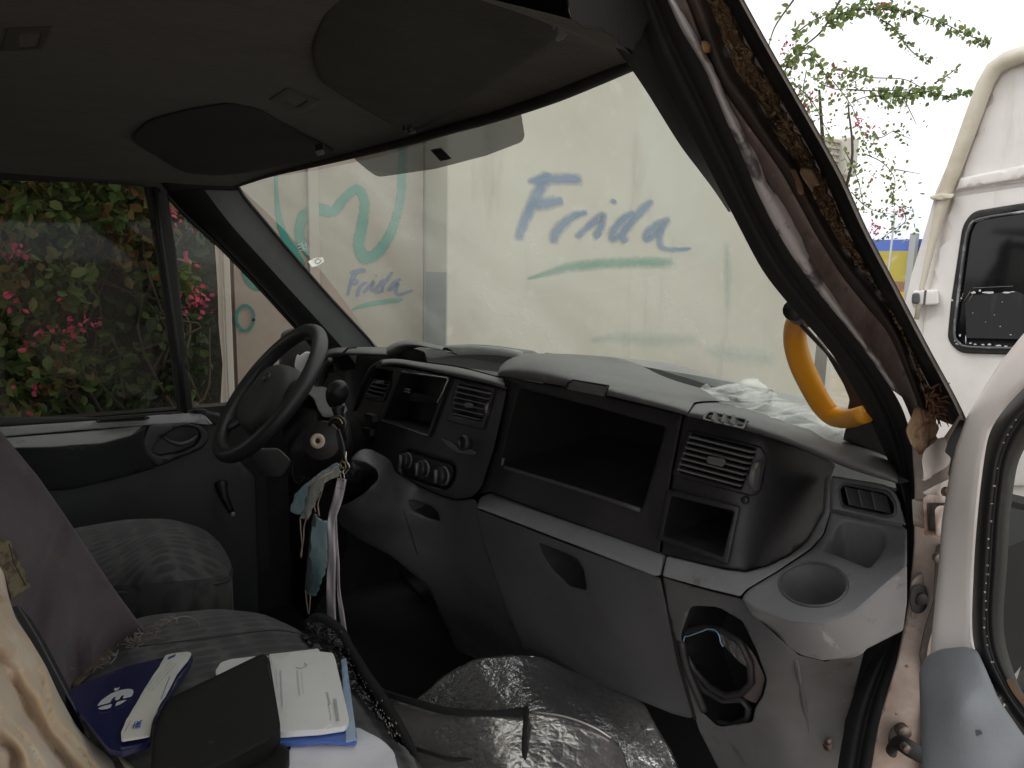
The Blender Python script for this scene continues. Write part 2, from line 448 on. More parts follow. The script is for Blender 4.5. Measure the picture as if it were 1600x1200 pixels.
mk('dark_groove', *box((WXB+.002, (ya+yb)/2, 1.8), (.006, yb-ya, 3.58)), mat('groove_brown', (.1, .07, .055), .9, var=(9, (.22, .17, .13), .45, .6, (1, 1, .15))), wall, smooth=False)  # dark brown strip drawn for the groove beside the corner pilaster

def spray(name, col, strokes, x0, parent, soft=.35, dens=1.0):
    """sprayed strokes as ribbons just off the wall; strokes = lists of (px,py,width px)"""
    m = D.materials.new(name+'_paint'); m.use_nodes = True; n = m.node_tree.nodes; l = m.node_tree.links
    b = n['Principled BSDF']; b.inputs['Base Color'].default_value = (*col, 1); b.inputs['Roughness'].default_value = .8
    at = n.new('ShaderNodeAttribute'); at.attribute_name = 'fade'
    tc = n.new('ShaderNodeTexCoord'); nz = n.new('ShaderNodeTexNoise'); nz.inputs['Scale'].default_value = 22; nz.inputs['Detail'].default_value = 3
    l.new(tc.outputs['Object'], nz.inputs['Vector'])
    ad = n.new('ShaderNodeMath'); ad.operation = 'MULTIPLY_ADD'; ad.inputs[1].default_value = .6; ad.inputs[2].default_value = -.30
    l.new(nz.outputs[0], ad.inputs[0])
    sm = n.new('ShaderNodeMath'); sm.operation = 'ADD'; l.new(at.outputs['Fac'], sm.inputs[0]); l.new(ad.outputs[0], sm.inputs[1])
    mr = n.new('ShaderNodeMapRange'); mr.inputs[1].default_value = .05; mr.inputs[2].default_value = soft+.1; mr.inputs[4].default_value = dens
    l.new(sm.outputs[0], mr.inputs[0])
    tr = n.new('ShaderNodeBsdfTransparent'); mx = n.new('ShaderNodeMixShader')
    l.new(mr.outputs[0], mx.inputs[0]); l.new(tr.outputs[0], mx.inputs[1]); l.new(b.outputs[0], mx.inputs[2])
    l.new(mx.outputs[0], n['Material Output'].inputs[0])
    V = []; Fc = []; A = []
    for si, st in enumerate(strokes):
        c = crom(st, 6); k0 = len(V); n_ = len(c)
        for i, q in enumerate(c):
            t = c[min(i+1, n_-1)][:2]-c[max(i-1, 0)][:2]; t = t/(np.linalg.norm(t)+1e-9); nn = np.array([-t[1], t[0]])
            endf = min(1, (i+.0)/1.5, (n_-1-i)/1.5)
            for s in (-1, -.5, 0, .5, 1):
                q2 = q[:2]+nn*s*q[2]*.5*1.25
                V.append(P(q2[0], q2[1], 'x', x0+.004+.0008*si)); A.append((1-abs(s))*max(.0, endf))
        for i in range(n_-1):
            for j in range(4):
                a = k0+i*5+j; Fc.append((a, a+1, a+6, a+5))
    return mk(name, V, Fc, m, parent, attrs={'fade': A})
def zz(u, v, wd, ox=780, oy=240, s=.2125): return (ox+u*s, oy+v*s, wd*s)
BLUE = (.09, .2, .38); BLUE2 = (.1, .145, .28); TEAL = (.045, .27, .21)
big = [[zz(360, 130, 90), zz(320, 220, 100), zz(250, 360, 100), zz(180, 510, 85), zz(140, 650, 80)],
       [zz(205, 205, 40), zz(300, 195, 80), zz(450, 185, 90), zz(620, 190, 90)],
       [zz(260, 380, 90), zz(350, 365, 110), zz(420, 355, 90), zz(475, 345, 60)],
       [zz(395, 670, 70), zz(420, 580, 90), zz(480, 510, 85), zz(560, 455, 65), zz(655, 430, 45)],
       [zz(560, 625, 60), zz(640, 550, 60), zz(720, 485, 75), zz(765, 450, 60), zz(755, 530, 60), zz(720, 590, 70), zz(740, 620, 90)],
       [zz(835, 370, 60), zz(845, 345, 50), zz(850, 335, 30)],
       [zz(1130, 335, 50), zz(1060, 410, 75), zz(960, 520, 70), zz(910, 600, 80), zz(940, 660, 70)],
       [zz(1000, 425, 60), zz(910, 480, 60), zz(840, 570, 70), zz(840, 630, 60), zz(900, 600, 40)],
       [zz(1270, 480, 50), zz(1180, 510, 60), zz(1090, 590, 80), zz(1090, 635, 40), zz(1160, 590, 60), zz(1240, 500, 50)],
       [zz(1200, 540, 60), zz(1180, 620, 60), zz(1200, 690, 45), zz(1300, 705, 40), zz(1430, 695, 25)]]
spray('sprayed_lettering', BLUE, big, WX, wall, .75, .85)['label'] = 'large blurred blue Frida lettering'
spray('lettering_underline', (.06, .32, .22), [[zz(195, 925, 20), zz(330, 885, 50), zz(520, 835, 75), zz(750, 810, 85), zz(1000, 800, 85), zz(1310, 800, 85)]], WX, wall, .8, .7)
def z2(u, v, wd): return zz(u, v, wd, 520, 410, .0875)
small = [[z2(400, 180, 80), z2(350, 300, 90), z2(300, 440, 60), z2(262, 600, 60)], [z2(300, 205, 50), z2(420, 165, 90), z2(600, 140, 80)],
         [z2(330, 370, 90), z2(400, 350, 110), z2(470, 320, 60)], [z2(430, 620, 60), z2(470, 470, 65), z2(540, 390, 60), z2(620, 350, 40)],
         [z2(545, 550, 60), z2(640, 440, 60), z2(730, 340, 55), z2(700, 440, 60), z2(710, 530, 60)], [z2(760, 240, 30), z2(775, 230, 40), z2(785, 220, 30)],
         [z2(1075, 155, 50), z2(990, 280, 65), z2(900, 420, 60), z2(890, 540, 60)], [z2(930, 290, 55), z2(830, 400, 60), z2(770, 490, 60), z2(800, 530, 60), z2(890, 500, 50)],
         [z2(1220, 290, 50), z2(1110, 350, 60), z2(1000, 480, 70), z2(1060, 470, 50), z2(1170, 370, 55), z2(1130, 470, 60), z2(1160, 570, 60), z2(1300, 540, 45), z2(1430, 490, 30)]]
spray('sprayed_lettering', BLUE2, small, WXB, wall, .4, .95)['label'] = 'small crisp blue Frida lettering'
spray('lettering_underline', TEAL, [[z2(330, 860, 20), z2(480, 790, 60), z2(700, 740, 85), z2(950, 700, 85), z2(1270, 660, 75)]], WXB, wall, .4, .95)
spray('teal_loop', TEAL, [[(431, 270, 5), (432, 300, 6), (435, 335, 9), (442, 362, 12), (456, 390, 15), (475, 420, 14)],
     [(488, 402, 10), (474, 385, 15), (468, 362, 15), (476, 336, 18), (497, 327, 19), (520, 330, 17), (537, 312, 15), (557, 295, 14), (569, 312, 15), (567, 345, 16), (561, 380, 18), (568, 402, 19), (588, 396, 18), (610, 365, 15), (624, 320, 13), (628, 275, 13), (629, 200, 13)],
     [(378, 410, 6), (382, 430, 7), (391, 445, 7), (404, 451, 7), (416, 444, 7)]], WXB, wall, .35, .92)
spray('teal_ring', (.03, .22, .19), [[(383+13.5*math.cos(a), 497+19.5*math.sin(a), 5) for a in np.linspace(0, 6.6, 15)]], WXB+.02, wall, .35, .95)
spray('faded_teal_streak', (.3, .46, .4), [[(920, 533, 8), (960, 528, 18), (1020, 532, 24), (1095, 530, 18)], [(1135, 375, 10), (1137, 430, 12), (1137, 500, 10)], [(1100, 545, 20), (1150, 555, 30), (1220, 560, 20)]], WX, wall, 1.2, .45)

# ---------------------------------------------------------------- foliage
def leafmat(name, stops, rough=.5):
    m = D.materials.new(name); m.use_nodes = True; n = m.node_tree.nodes; l = m.node_tree.links
    b = n['Principled BSDF']; b.inputs['Roughness'].default_value = rough; b.inputs['Specular IOR Level'].default_value = .3
    at = n.new('ShaderNodeAttribute'); at.attribute_name = 'tone'; cr = n.new('ShaderNodeValToRGB')
    el = cr.color_ramp.elements
    while len(el) < len(stops): el.new(.5)
    for e, (p, c) in zip(el, stops): e.position = p; e.color = (*c, 1)
    l.new(at.outputs['Fac'], cr.inputs[0]); l.new(cr.outputs[0], b.inputs['Base Color'])
    tl = n.new('ShaderNodeBsdfTranslucent'); l.new(cr.outputs[0], tl.inputs[0]); mx = n.new('ShaderNodeMixShader'); mx.inputs[0].default_value = .3
    l.new(b.outputs[0], mx.inputs[1]); l.new(tl.outputs[0], mx.inputs[2]); l.new(mx.outputs[0], n['Material Output'].inputs[0])
    return m
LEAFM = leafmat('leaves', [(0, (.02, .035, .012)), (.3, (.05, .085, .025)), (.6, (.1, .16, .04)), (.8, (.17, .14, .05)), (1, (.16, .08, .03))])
PINKM = leafmat('pink_bracts', [(0, (.36, .03, .08)), (1, (.62, .10, .17))])
TWIG = mat('twig_bark', (.07, .052, .036), .9)
LEAFV = leafmat('sky_washed_leaves', [(0, (.1, .15, .05)), (.35, (.15, .22, .07)), (.6, (.22, .29, .1)), (.8, (.3, .27, .1)), (1, (.34, .16, .1))])  # paler copy of the leaf colours, paints leaves washed out by sky light
class Leaves:
    def __init__(s): s.V = []; s.F = []; s.A = []
    def add(s, p, size, tone, droop=.3, flat=None):
        d = np.random.normal(size=3); d[2] -= droop; d /= np.linalg.norm(d); u = np.random.normal(size=3); u -= d*(u@d); u /= np.linalg.norm(u); n = np.cross(d, u)
        L = size; W = size*.36; k = len(s.V)
        pts = [p, p+d*L*.25+u*W*.8+n*W*.25, p+d*L*.62+u*W*.85+n*W*.22, p+d*L, p+d*L*.62-u*W*.85+n*W*.22, p+d*L*.25-u*W*.8+n*W*.25, p+d*L*.45]
        s.V += pts; s.A += [tone]*7; s.F += [(k, k+1, k+6), (k+1, k+2, k+6), (k+2, k+3, k+6), (k+3, k+4, k+6), (k+4, k+5, k+6), (k+5, k, k+6)]
    def build(s, name, m, parent): return mk(name, s.V, s.F, m, parent, smooth=False, attrs={'tone': s.A})
np.random.seed(11)
hedge = empty('bougainvillea_bush', (-2.8, .1, 0), 'dense dark bougainvillea bush with pink flowers outside the driver window', 'bush')
L = Leaves(); Fl = Leaves(); twigs = []
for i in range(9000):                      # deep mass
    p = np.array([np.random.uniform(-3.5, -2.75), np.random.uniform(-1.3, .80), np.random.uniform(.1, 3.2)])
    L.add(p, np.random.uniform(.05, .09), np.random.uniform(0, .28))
for i in range(7000):                      # unseen canopy leaves added overhead to keep the bush in shade
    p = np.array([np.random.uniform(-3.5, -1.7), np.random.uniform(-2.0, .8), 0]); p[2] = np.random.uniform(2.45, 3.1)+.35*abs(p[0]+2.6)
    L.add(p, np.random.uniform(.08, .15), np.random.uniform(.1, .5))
core = []
for j in range(16):
    core.append([(-3.2+.12*nz3((i, j, 0), .7), -2.2+i*.155, .02+j*.21) for i in range(21)])
fcl = []
def clump(px, py, x, n, sp, tone, size=.05, dst=None):
    if dst is Fl: dst = Leaves(); fcl.append(dst)
    c = P(px, py, 'x', x)
    for i in range(n):
        q = c+np.random.normal(size=3)*np.array([sp*.7, sp, sp])
        if q[1] > .2*(1.2-q[0]): continue
        (dst or L).add(q, size*np.random.uniform(.7, 1.3), min(1, max(0, np.random.normal(*tone))))
for px, py, n, sp, tn in [(110, 370, 120, .09, .58), (90, 395, 60, .05, .62), (150, 330, 70, .09, .55), (60, 300, 160, .16, .8), (140, 290, 120, .16, .7), (190, 310, 90, .1, .95), (20, 350, 120, .16, .82),
                          (170, 290, 60, .1, .45), (220, 350, 50, .08, .75), (200, 380, 50, .07, .9), (40, 480, 90, .1, .6), (20, 490, 80, .1, .7), (75, 470, 60, .07, .55), (110, 430, 50, .07, .6),
                          (95, 500, 40, .05, .9), (80, 540, 50, .06, .6), (110, 560, 60, .05, .55), (90, 575, 50, .05, .8), (40, 600, 60, .07, .55), (30, 640, 60, .07, .7), (15, 560, 40, .1, .4),
                          (270, 420, 30, .04, .45), (285, 440, 26, .04, .5), (300, 445, 20, .03, .5), (210, 430, 12, .03, .7), (262, 330, 30, .05, .7), (190, 600, 50, .2, .35), (150, 600, 60, .2, .3), (250, 560, 50, .2, .25), (20, 420, 100, .12, .8), (60, 330, 80, .12, .5)]:
    clump(px, py, -2.45+random.uniform(-.1, .15), n, sp*.8, (tn, .12), .055)
for px, py, n in [(273, 340, 26), (293, 403, 12), (308, 455, 18), (322, 460, 12), (300, 480, 16), (325, 473, 14), (335, 480, 6), (312, 477, 10), (70, 515, 16), (100, 525, 22), (108, 522, 10), (118, 510, 12), (145, 500, 12),
                  (55, 540, 12), (62, 600, 22), (40, 650, 10), (12, 395, 20), (25, 385, 10), (12, 465, 20), (30, 470, 10), (95, 545, 8), (85, 470, 6), (52, 520, 6), (280, 452, 5)]:
    clump(px, py, -2.3, int(n*.65), .010+.0008*n, (.5, .3), .026, Fl)
for i in range(16):
    a = P(random.uniform(0, 330), random.uniform(560, 700), 'x', -2.6); b = P(random.uniform(0, 330), random.uniform(290, 560), 'x', -2.55)
    m_ = (a+b)/2+np.random.normal(size=3)*.12
    twigs.append(tube('', [a, m_, b], [.008, .006, .003], None, seg=5, spline=4))
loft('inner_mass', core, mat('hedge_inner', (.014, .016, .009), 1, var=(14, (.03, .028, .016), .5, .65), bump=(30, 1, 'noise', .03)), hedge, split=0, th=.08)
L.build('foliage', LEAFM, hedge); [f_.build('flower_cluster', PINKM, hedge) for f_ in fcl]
for t_ in twigs: mk('stem', t_[0], t_[1], TWIG, hedge)

vine = empty('bougainvillea_vine', tuple(np.round([P(1300, 430, 'd', 6)[0], P(1300, 430, 'd', 6)[1], 0], 2)), 'tall straggling bougainvillea with arching green sprays and pink flowers against the white sky', 'bush')
LV = Leaves(); FV = Leaves(); br = []
def spraybr(pts, d0, n, spread, size, tone=.5, rad=.006, stem=True):
    ps = [P(x, y, 'd', d0) for x, y in pts]; c = crom(ps, 8)
    if stem: br.append(tube('', c, np.linspace(rad, rad*.4, len(c)), None, seg=5))
    for i in range(n):
        t = random.random()*(len(c)-1); k = int(t); q = c[k]+(c[min(k+1, len(c)-1)]-c[k])*(t-k)
        tp = 1-.5*(t/len(c)); LV.add(q+np.random.normal(size=3)*spread*tp, size*np.random.uniform(.6, 1.2)*tp**.5, min(1, max(0, np.random.normal(tone, .12))), .5)
DV = 5.2
spraybr([(1296, 34), (1330, 16), (1379, 15), (1424, 19), (1469, 34), (1506, 52), (1547, 69)], DV, 330, .028, .055, .48)
spraybr([(1240, 55), (1262, 38), (1285, 25), (1310, 22)], DV, 60, .03, .05, .5)
spraybr([(1375, 30), (1397, 44), (1416, 71), (1435, 88), (1455, 91)], DV, 90, .02, .045, .45)
spraybr([(1313, 0), (1285, 47), (1251, 79), (1232, 118)], DV, 25, .03, .05, .5, .009)
spraybr([(1240, 0), (1212, 40), (1200, 75)], DV, 12, .03, .05, .5, .008)
spraybr([(1225, 112), (1240, 90), (1262, 84), (1279, 100), (1296, 128)], DV, 130, .035, .055, .5)
spraybr([(1307, 109), (1330, 112), (1360, 121), (1412, 124), (1445, 140)], DV, 55, .02, .05, .5)
spraybr([(1367, 150), (1409, 150), (1445, 143), (1480, 150), (1521, 144)], DV, 190, .025, .055, .42)
spraybr([(1460, 130), (1480, 118), (1502, 101)], DV, 18, .012, .04, .5)
spraybr([(1325, 140), (1370, 142), (1440, 140)], DV, 25, .03, .04, .6)
for pts, n in [([(1240, 130), (1270, 160), (1290, 200), (1310, 235)], 110), ([(1300, 125), (1330, 165), (1345, 205), (1360, 245)], 120), ([(1330, 160), (1360, 150), (1395, 155), (1420, 165)], 60),
               ([(1320, 235), (1335, 265), (1345, 300), (1350, 330)], 90), ([(1345, 210), (1375, 215), (1395, 205), (1408, 206)], 60), ([(1350, 240), (1380, 255), (1398, 280), (1395, 310), (1410, 330)], 120),
               ([(1410, 325), (1415, 345), (1395, 360), (1375, 374)], 60), ([(1330, 300), (1350, 320), (1370, 330), (1395, 335)], 50), ([(1280, 130), (1310, 140), (1330, 130), (1350, 120)], 60), ([(1260, 110), (1255, 150), (1270, 190)], 60),
               ([(1410, 150), (1425, 180), (1432, 195)], 8), ([(1395, 205), (1425, 218)], 5), ([(1400, 265), (1440, 272)], 4)]:
    spraybr(pts, DV+random.uniform(-.2, .3), n, .06, .038, .55, .004)
for px, py, n in [(1228, 68, 14), (1222, 82, 10), (1305, 117, 8), (1265, 150, 12), (1262, 163, 10), (1345, 195, 12), (1360, 200, 10), (1365, 356, 14), (1368, 362, 8), (1405, 330, 10), (1340, 185, 8), (1368, 282, 4), (1378, 8, 6), (1300, 135, 6)]:
    c = P(px, py, 'd', DV-.1)
    FV = Leaves()
    for i in range(int(n*1.2)): FV.add(c+np.random.normal(size=3)*.022, .024, np.random.random())
    FV.build('flower_cluster', PINKM, vine)
LV.build('foliage', LEAFV, vine)
b0 = P(1290, 470, 'd', DV+.4)
br.append(tube('', [(b0[0], b0[1], 0), b0, P(1290, 300, 'd', DV+.2), P(1280, 140, 'd', DV)], [.05, .04, .02, .008], None, seg=8, spline=5))
br.append(tube('', [P(1290, 380, 'd', DV+.3), P(1330, 260, 'd', DV), P(1325, 160, 'd', DV)], [.015, .01, .005], None, seg=6, spline=5))
for t_ in br: mk('stem', t_[0], t_[1], TWIG, vine)

# ---------------------------------------------------------------- far things
yw = empty('yard_wall', (P(1400, 400, 'y', 11)[0], 11, 0), 'distant yard wall painted blue above yellow with peeling patches', 'wall')
xa, xb = P(1330, 400, 'y', 11)[0], P(1480, 400, 'y', 11)[0]+1.5
zt, zb1, zr, zo = (float(P(1410, v, 'y', 11)[2]) for v in (374, 392, 440, 456))
YELM = mat('yellow_wall_paint', (.42, .36, .07), .85, var=[(1.7, (.1, .16, .42), .6, .66), (4, (.5, .46, .25), .55, .7)])
BLUM = mat('blue_wall_paint', (.09, .16, .5), .85, var=[(2, (.45, .44, .36), .55, .62)])
for nm, z1, z2_, mm in (('blue_band', zb1, zt, BLUM), ('yellow_field', zr, zb1, YELM), ('rusty_band', zo, zr, mat('rusty_yellow', (.28, .16, .1), .9, var=(5, (.42, .36, .1), .5, .6))), ('orange_band', 0, zo, mat('orange_yellow', (.75, .42, .03), .8))):
    mk(nm, *box(((xa+xb)/2, 11.1, (z1+z2_)/2), (xb-xa, .2, z2_-z1)), mm, yw, smooth=False)
q = P(1424, 400, 'y', 10.9)
mk('post', *box((q[0], 10.93, (zt+.08)/2), (.09, .09, zt+.08)), mat('post_grey', (.35, .37, .38), .8), yw, smooth=False)
q = P(1397, 400, 'y', 10.8); zpt = float(P(1397, 330, 'y', 10.8)[2])
setp(T('thin_pole', [(q[0], 10.7, 0), (q[0], 10.7, zpt)], .015, mat('pole_grey', (.4, .4, .42), .6), None, seg=8), 'thin upright pole in front of the blue and yellow wall', 'pole')

# ---------------------------------------------------------------- neighbouring van
Y2 = 2.6
nv = empty('parked_van', (.75, 4.5, 0), 'white high-roof van parked beyond the open door, its rear window black', 'van')
left = [(1415, 470), (1424, 430), (1438, 385), (1450, 345), (1462, 300), (1480, 258), (1500, 205), (1520, 152), (1535, 118), (1548, 98), (1566, 84), (1590, 75), (1625, 70)]
Lp = [P(x, y, 'y', Y2) for x, y in left]; xl = float(Lp[0][0]); xc = xl+.98
low = [(xl-.02, Y2, 1.0), (xl-.03, Y2, .45)]
prof = [np.array(p) for p in low[::-1]]+Lp+[np.array([xc, Y2, Lp[-1][2]+.01])]
full = prof+[np.array([2*xc-p[0], p[1], p[2]]) for p in prof[::-1][1:]]
rows = []
for dy, sc_ in ((0, 1), (.03, 1.012), (1.5, 1.03), (4.6, 1.03), (5.2, .8)):
    rows.append([np.array([xc+(p[0]-xc)*sc_, Y2+dy, .45+(p[2]-.45)*(1 if dy < 5 else .55)]) for p in full])
loft('body', rows, WHITE_P, nv, split=60)
V = [p for p in full]; V.append(np.array([xc, Y2, 1.2])); n_ = len(full)
mk('rear_face', V, [(i, (i+1) % n_, n_) for i in range(n_)], WHITE_P, nv, smooth=False)
y3 = Y2-.012
rl = [(1441, 507), (1450, 455), (1465, 390), (1478, 340), (1488, 303), (1505, 258), (1528, 195), (1548, 140), (1562, 115), (1580, 102), (1610, 92), (1660, 90)]
T('drip_rail', [P(x-9, y-8, 'y', y3-.02) for x, y in rl], [.008, .009, .012, .018, .022, .024, .025, .025, .025, .025, .025, .025], mat('rail_dirty', (.6, .56, .46), .5, var=(8, (.5, .45, .35), .45, .7)), nv, seg=10)
door = sheet('rear_door', [(1443, 506), (1452, 455), (1467, 390), (1480, 340), (1490, 307), (1610, 290), (1760, 280), (1760, 760), (1405, 760)], surf('y', y3), WHITE_P, nv, th=(0, .02, 0), roll=3, r=3, step=25)
up = sheet('upper_door_panel', [(1492, 300), (1508, 258), (1530, 197), (1550, 142), (1564, 118), (1582, 105), (1612, 96), (1760, 96), (1760, 272), (1610, 283)], surf('y', y3), WHITE_P, nv, th=(0, .02, 0), roll=3, r=3, step=25)
sheet('raised_ledge', [(1500, 278), (1610, 256), (1760, 250), (1760, 268), (1610, 277), (1493, 297)], surf('y', y3-.018), WHITE_P, up, th=(0, .02, 0), roll=4, r=3)
sheet('rail_bracket', [(1452, 307), (1470, 302), (1492, 303), (1488, 310), (1470, 313), (1455, 312)], surf('y', y3-.05), mat('rail_dirty', (0, 0, 0)), nv, th=(0, .06, 0), roll=2, r=3)
wf = sheet('window_seal', [(1504, 352, 24), (1520, 330, 14), (1600, 317), (1760, 305), (1760, 560), (1500, 552, 20), (1480, 532, 12), (1486, 470)], surf('y', y3-.012), RUBBER, nv, th=(0, .02, 0), roll=3, r=10,
      holes=[([(1512, 358, 20), (1524, 342, 12), (1600, 330), (1748, 318), (1748, 545), (1505, 541, 14), (1490, 525, 10), (1495, 470)], None, 10)])
GLBLK = mat('black_glass', (.006, .006, .007), .06, var=[(50, (.05, .05, .05), .7, .76)], spec=.4)
sheet('rear_window', [(1508, 352), (1600, 325), (1755, 312), (1755, 550), (1495, 546), (1488, 525)], surf('y', y3-.004), GLBLK, nv, th=(0, .006, 0), roll=0, r=8)
SCR = mat('white_paint_specks', (.55, .55, .56), .8)
pk = []
sf_ = surf('y', y3-.006)
TAPE = mat('dark_sheet', (.016, .016, .018), .35, var=(18, (.035, .035, .037), .5, .7, (1, 1, .12)))
ps = sheet('taped_sheet', [(1515, 462), (1588, 455), (1600, 460), (1600, 530), (1510, 528), (1508, 475)], surf('y', y3-.009), TAPE, nv, th=(0, .003, 0), roll=0, r=2)
mt = []; rs = random.Random(3)
def blob(x, y, rx, ry, n=9):
    k = [rs.uniform(.6, 1.15) for _ in range(n)]
    return ([P(x+rx*k[i]*math.cos(2*math.pi*i/n), y+ry*k[i]*math.sin(2*math.pi*i/n), 'y', y3-.0125) for i in range(n)], [tuple(range(n))])
for x, y, rx, ry in [(1521, 457, 5, 2), (1531, 454, 2, 2), (1544, 457, 10, 2.2), (1573, 457, 7, 1.4), (1582, 456, 4, 1), (1502, 466, 1.5, 1), (1500, 453, 1, 1.5), (1563, 510, 1.2, 1), (1579, 523, 1.8, 1), (1516, 536, 2.6, 1.3), (1524, 538, 2.5, 1.2), (1536, 538.5, 2.6, 1.2), (1546, 538, 4, 1.6),
                     (1560, 540, 5, 1.4), (1572, 541, 4, 1.2), (1500, 524, 1.8, 2.4), (1509, 530, 1, 8), (1492, 530, 1.6, 4), (1498, 537, 5, 2.2), (1487, 469, 2.5, 2), (1554, 492, .8, .8), (1540, 503, .7, .7), (1566, 472, .8, .8), (1520, 489, .7, .9)]: mt.append(blob(x, y, rx, ry))
join('paint_speck', SCR, nv, mt, smooth=False)['kind'] = 'stuff'
T('seal_lip', [P(x, y, 'y', y3-.016) for x, y in [(1604, 330), (1530, 342), (1514, 356), (1507, 385), (1496, 470), (1491, 520), (1498, 535), (1515, 542), (1600, 544)]], .004, mat('chalky_rubber', (.1, .1, .105), .7, var=(12, (.4, .4, .41), .52, .62)), nv, seg=6, spline=3)
for a_, b_, c_, d_ in [(1507, 470, 1516, 455), (1514, 471, 1520, 459), (1500, 472, 1505, 458), (1540, 449, 1583, 447), (1520, 450, 1540, 449)]:
    T('tape_crease', [P(a_, b_, 'y', y3-.012), P(c_, d_, 'y', y3-.012)], .0008, mat('tape_grey', (.2, .2, .2), .5), nv, seg=4)
hg = sheet('hinge', [(1426, 454), (1466, 452), (1468, 476), (1424, 478)], surf('y', y3-.03), WHITE_P, nv, th=(0, .04, 0), roll=3, r=5)
sheet('hinge_pin', [(1425, 458), (1437, 457), (1437, 475), (1424, 475)], surf('y', y3-.038), mat('dark_pin', (.08, .08, .09), .5), hg, th=(0, .02, 0), roll=3, r=5)
mk('hinge_slot', *box(P(1445, 465, 'y', y3-.031), (.006, .004, .05)), mat('dark_pin', (0, 0, 0)), hg, smooth=False)
bevel(mk('bumper', *box((xc, Y2-.06, .52), (1.9, .16, .26)), PLAST_BLK, nv, smooth=False), .04, 3)
for dx in (-.85, .85):
    for yy in (Y2+.9, Y2+4.2):
        w1 = join('wheel', RUBBER, nv, [disc((xc+dx-.1, yy, .34), (1, 0, 0), .34, .2)])
        join('hub', METAL_D, w1, [disc((xc+dx+(.1 if dx > 0 else -.13), yy, .34), (1, 0, 0), .19, .03)])
#SECTION
# ================================================================== THE VAN WE LOOK INTO
van = empty('panel_van', (0, 0, 0), 'worn work van seen through its open passenger door, grey dashboard, rusty door pillar', 'van')
Y = lambda v: surf('y', v)
X = lambda v: surf('x', v)
Z = lambda v: surf('z', v)
def cur(pts, N=48):
    c = np.array(crom(pts, 8)); s = np.r_[0, np.cumsum(np.linalg.norm(np.diff(c, axis=0), axis=1))]
    t = np.linspace(0, s[-1], N); return np.stack([np.interp(t, s, c[:, i]) for i in range(c.shape[1])], 1)
# shell
mk('cab_floor', *box((0, .2, .58), (1.94, 2.2, .06)), mat('floor_mat', (.012, .012, .012), .9, bump=(60, .6)), van, smooth=False)
mk('bulkhead', *box((0, -1.02, 1.2), (1.84, .04, 1.4)), PLAST_DK, van, smooth=False)
mk('firewall', *box((0, 1.12, .95), (1.74, .04, .8)), VOID, van, smooth=False)
bevel(mk('roof_shell', *box((0, -.30, 1.915), (1.86, 1.46, .03)), WHITE_P, van, smooth=False), .01)
bevel(mk('body_side', *box((-1.0, -.1, .78), (.05, 1.9, .86)), WHITE_P, van, smooth=False), .01)
mk('lower_side_trim', *box((-.95, .15, .87), (.03, 2.0, .62)), PLAST_BLK, van, smooth=False)
bevel(mk('rear_side_pillar', *box((-.94, -.82, 1.5), (.06, .4, .9)), PLAST_DK, van, smooth=False), .01)
bevel(mk('rear_side_pillar', *box((.9, -.85, 1.25), (.08, .32, 1.4)), WHITE_P, van, smooth=False), .01)
bevel(mk('door_sill', *box((.9, -.1, .6), (.1, 1.3, .1)), JAMB, van, smooth=False), .01)
bevel(mk('roof_rail', *box((.87, -.36, 1.875), (.1, 1.24, .08)), PLAST_BLK, van, smooth=False), .015)
loft('bonnet', [[(x, y+.12*(1-(x/.9)**2), z) for x in np.linspace(-.9, .9, 9)] for y, z in ((1.02, 1.335), (1.3, 1.24), (1.55, 1.08), (1.62, .8), (1.63, .4))], WHITE_P, van, th=.01, split=0)
for s in (-1, 1):
    wv = join('wheel', RUBBER, van, [disc((s*.92-(.1 if s > 0 else -.1), 1.25, .34), (s, 0, 0), .34, .2)])
    join('hub', METAL_D, wv, [disc((s*.92+s*.1, 1.25, .34), (s, 0, 0), .18, .02)])

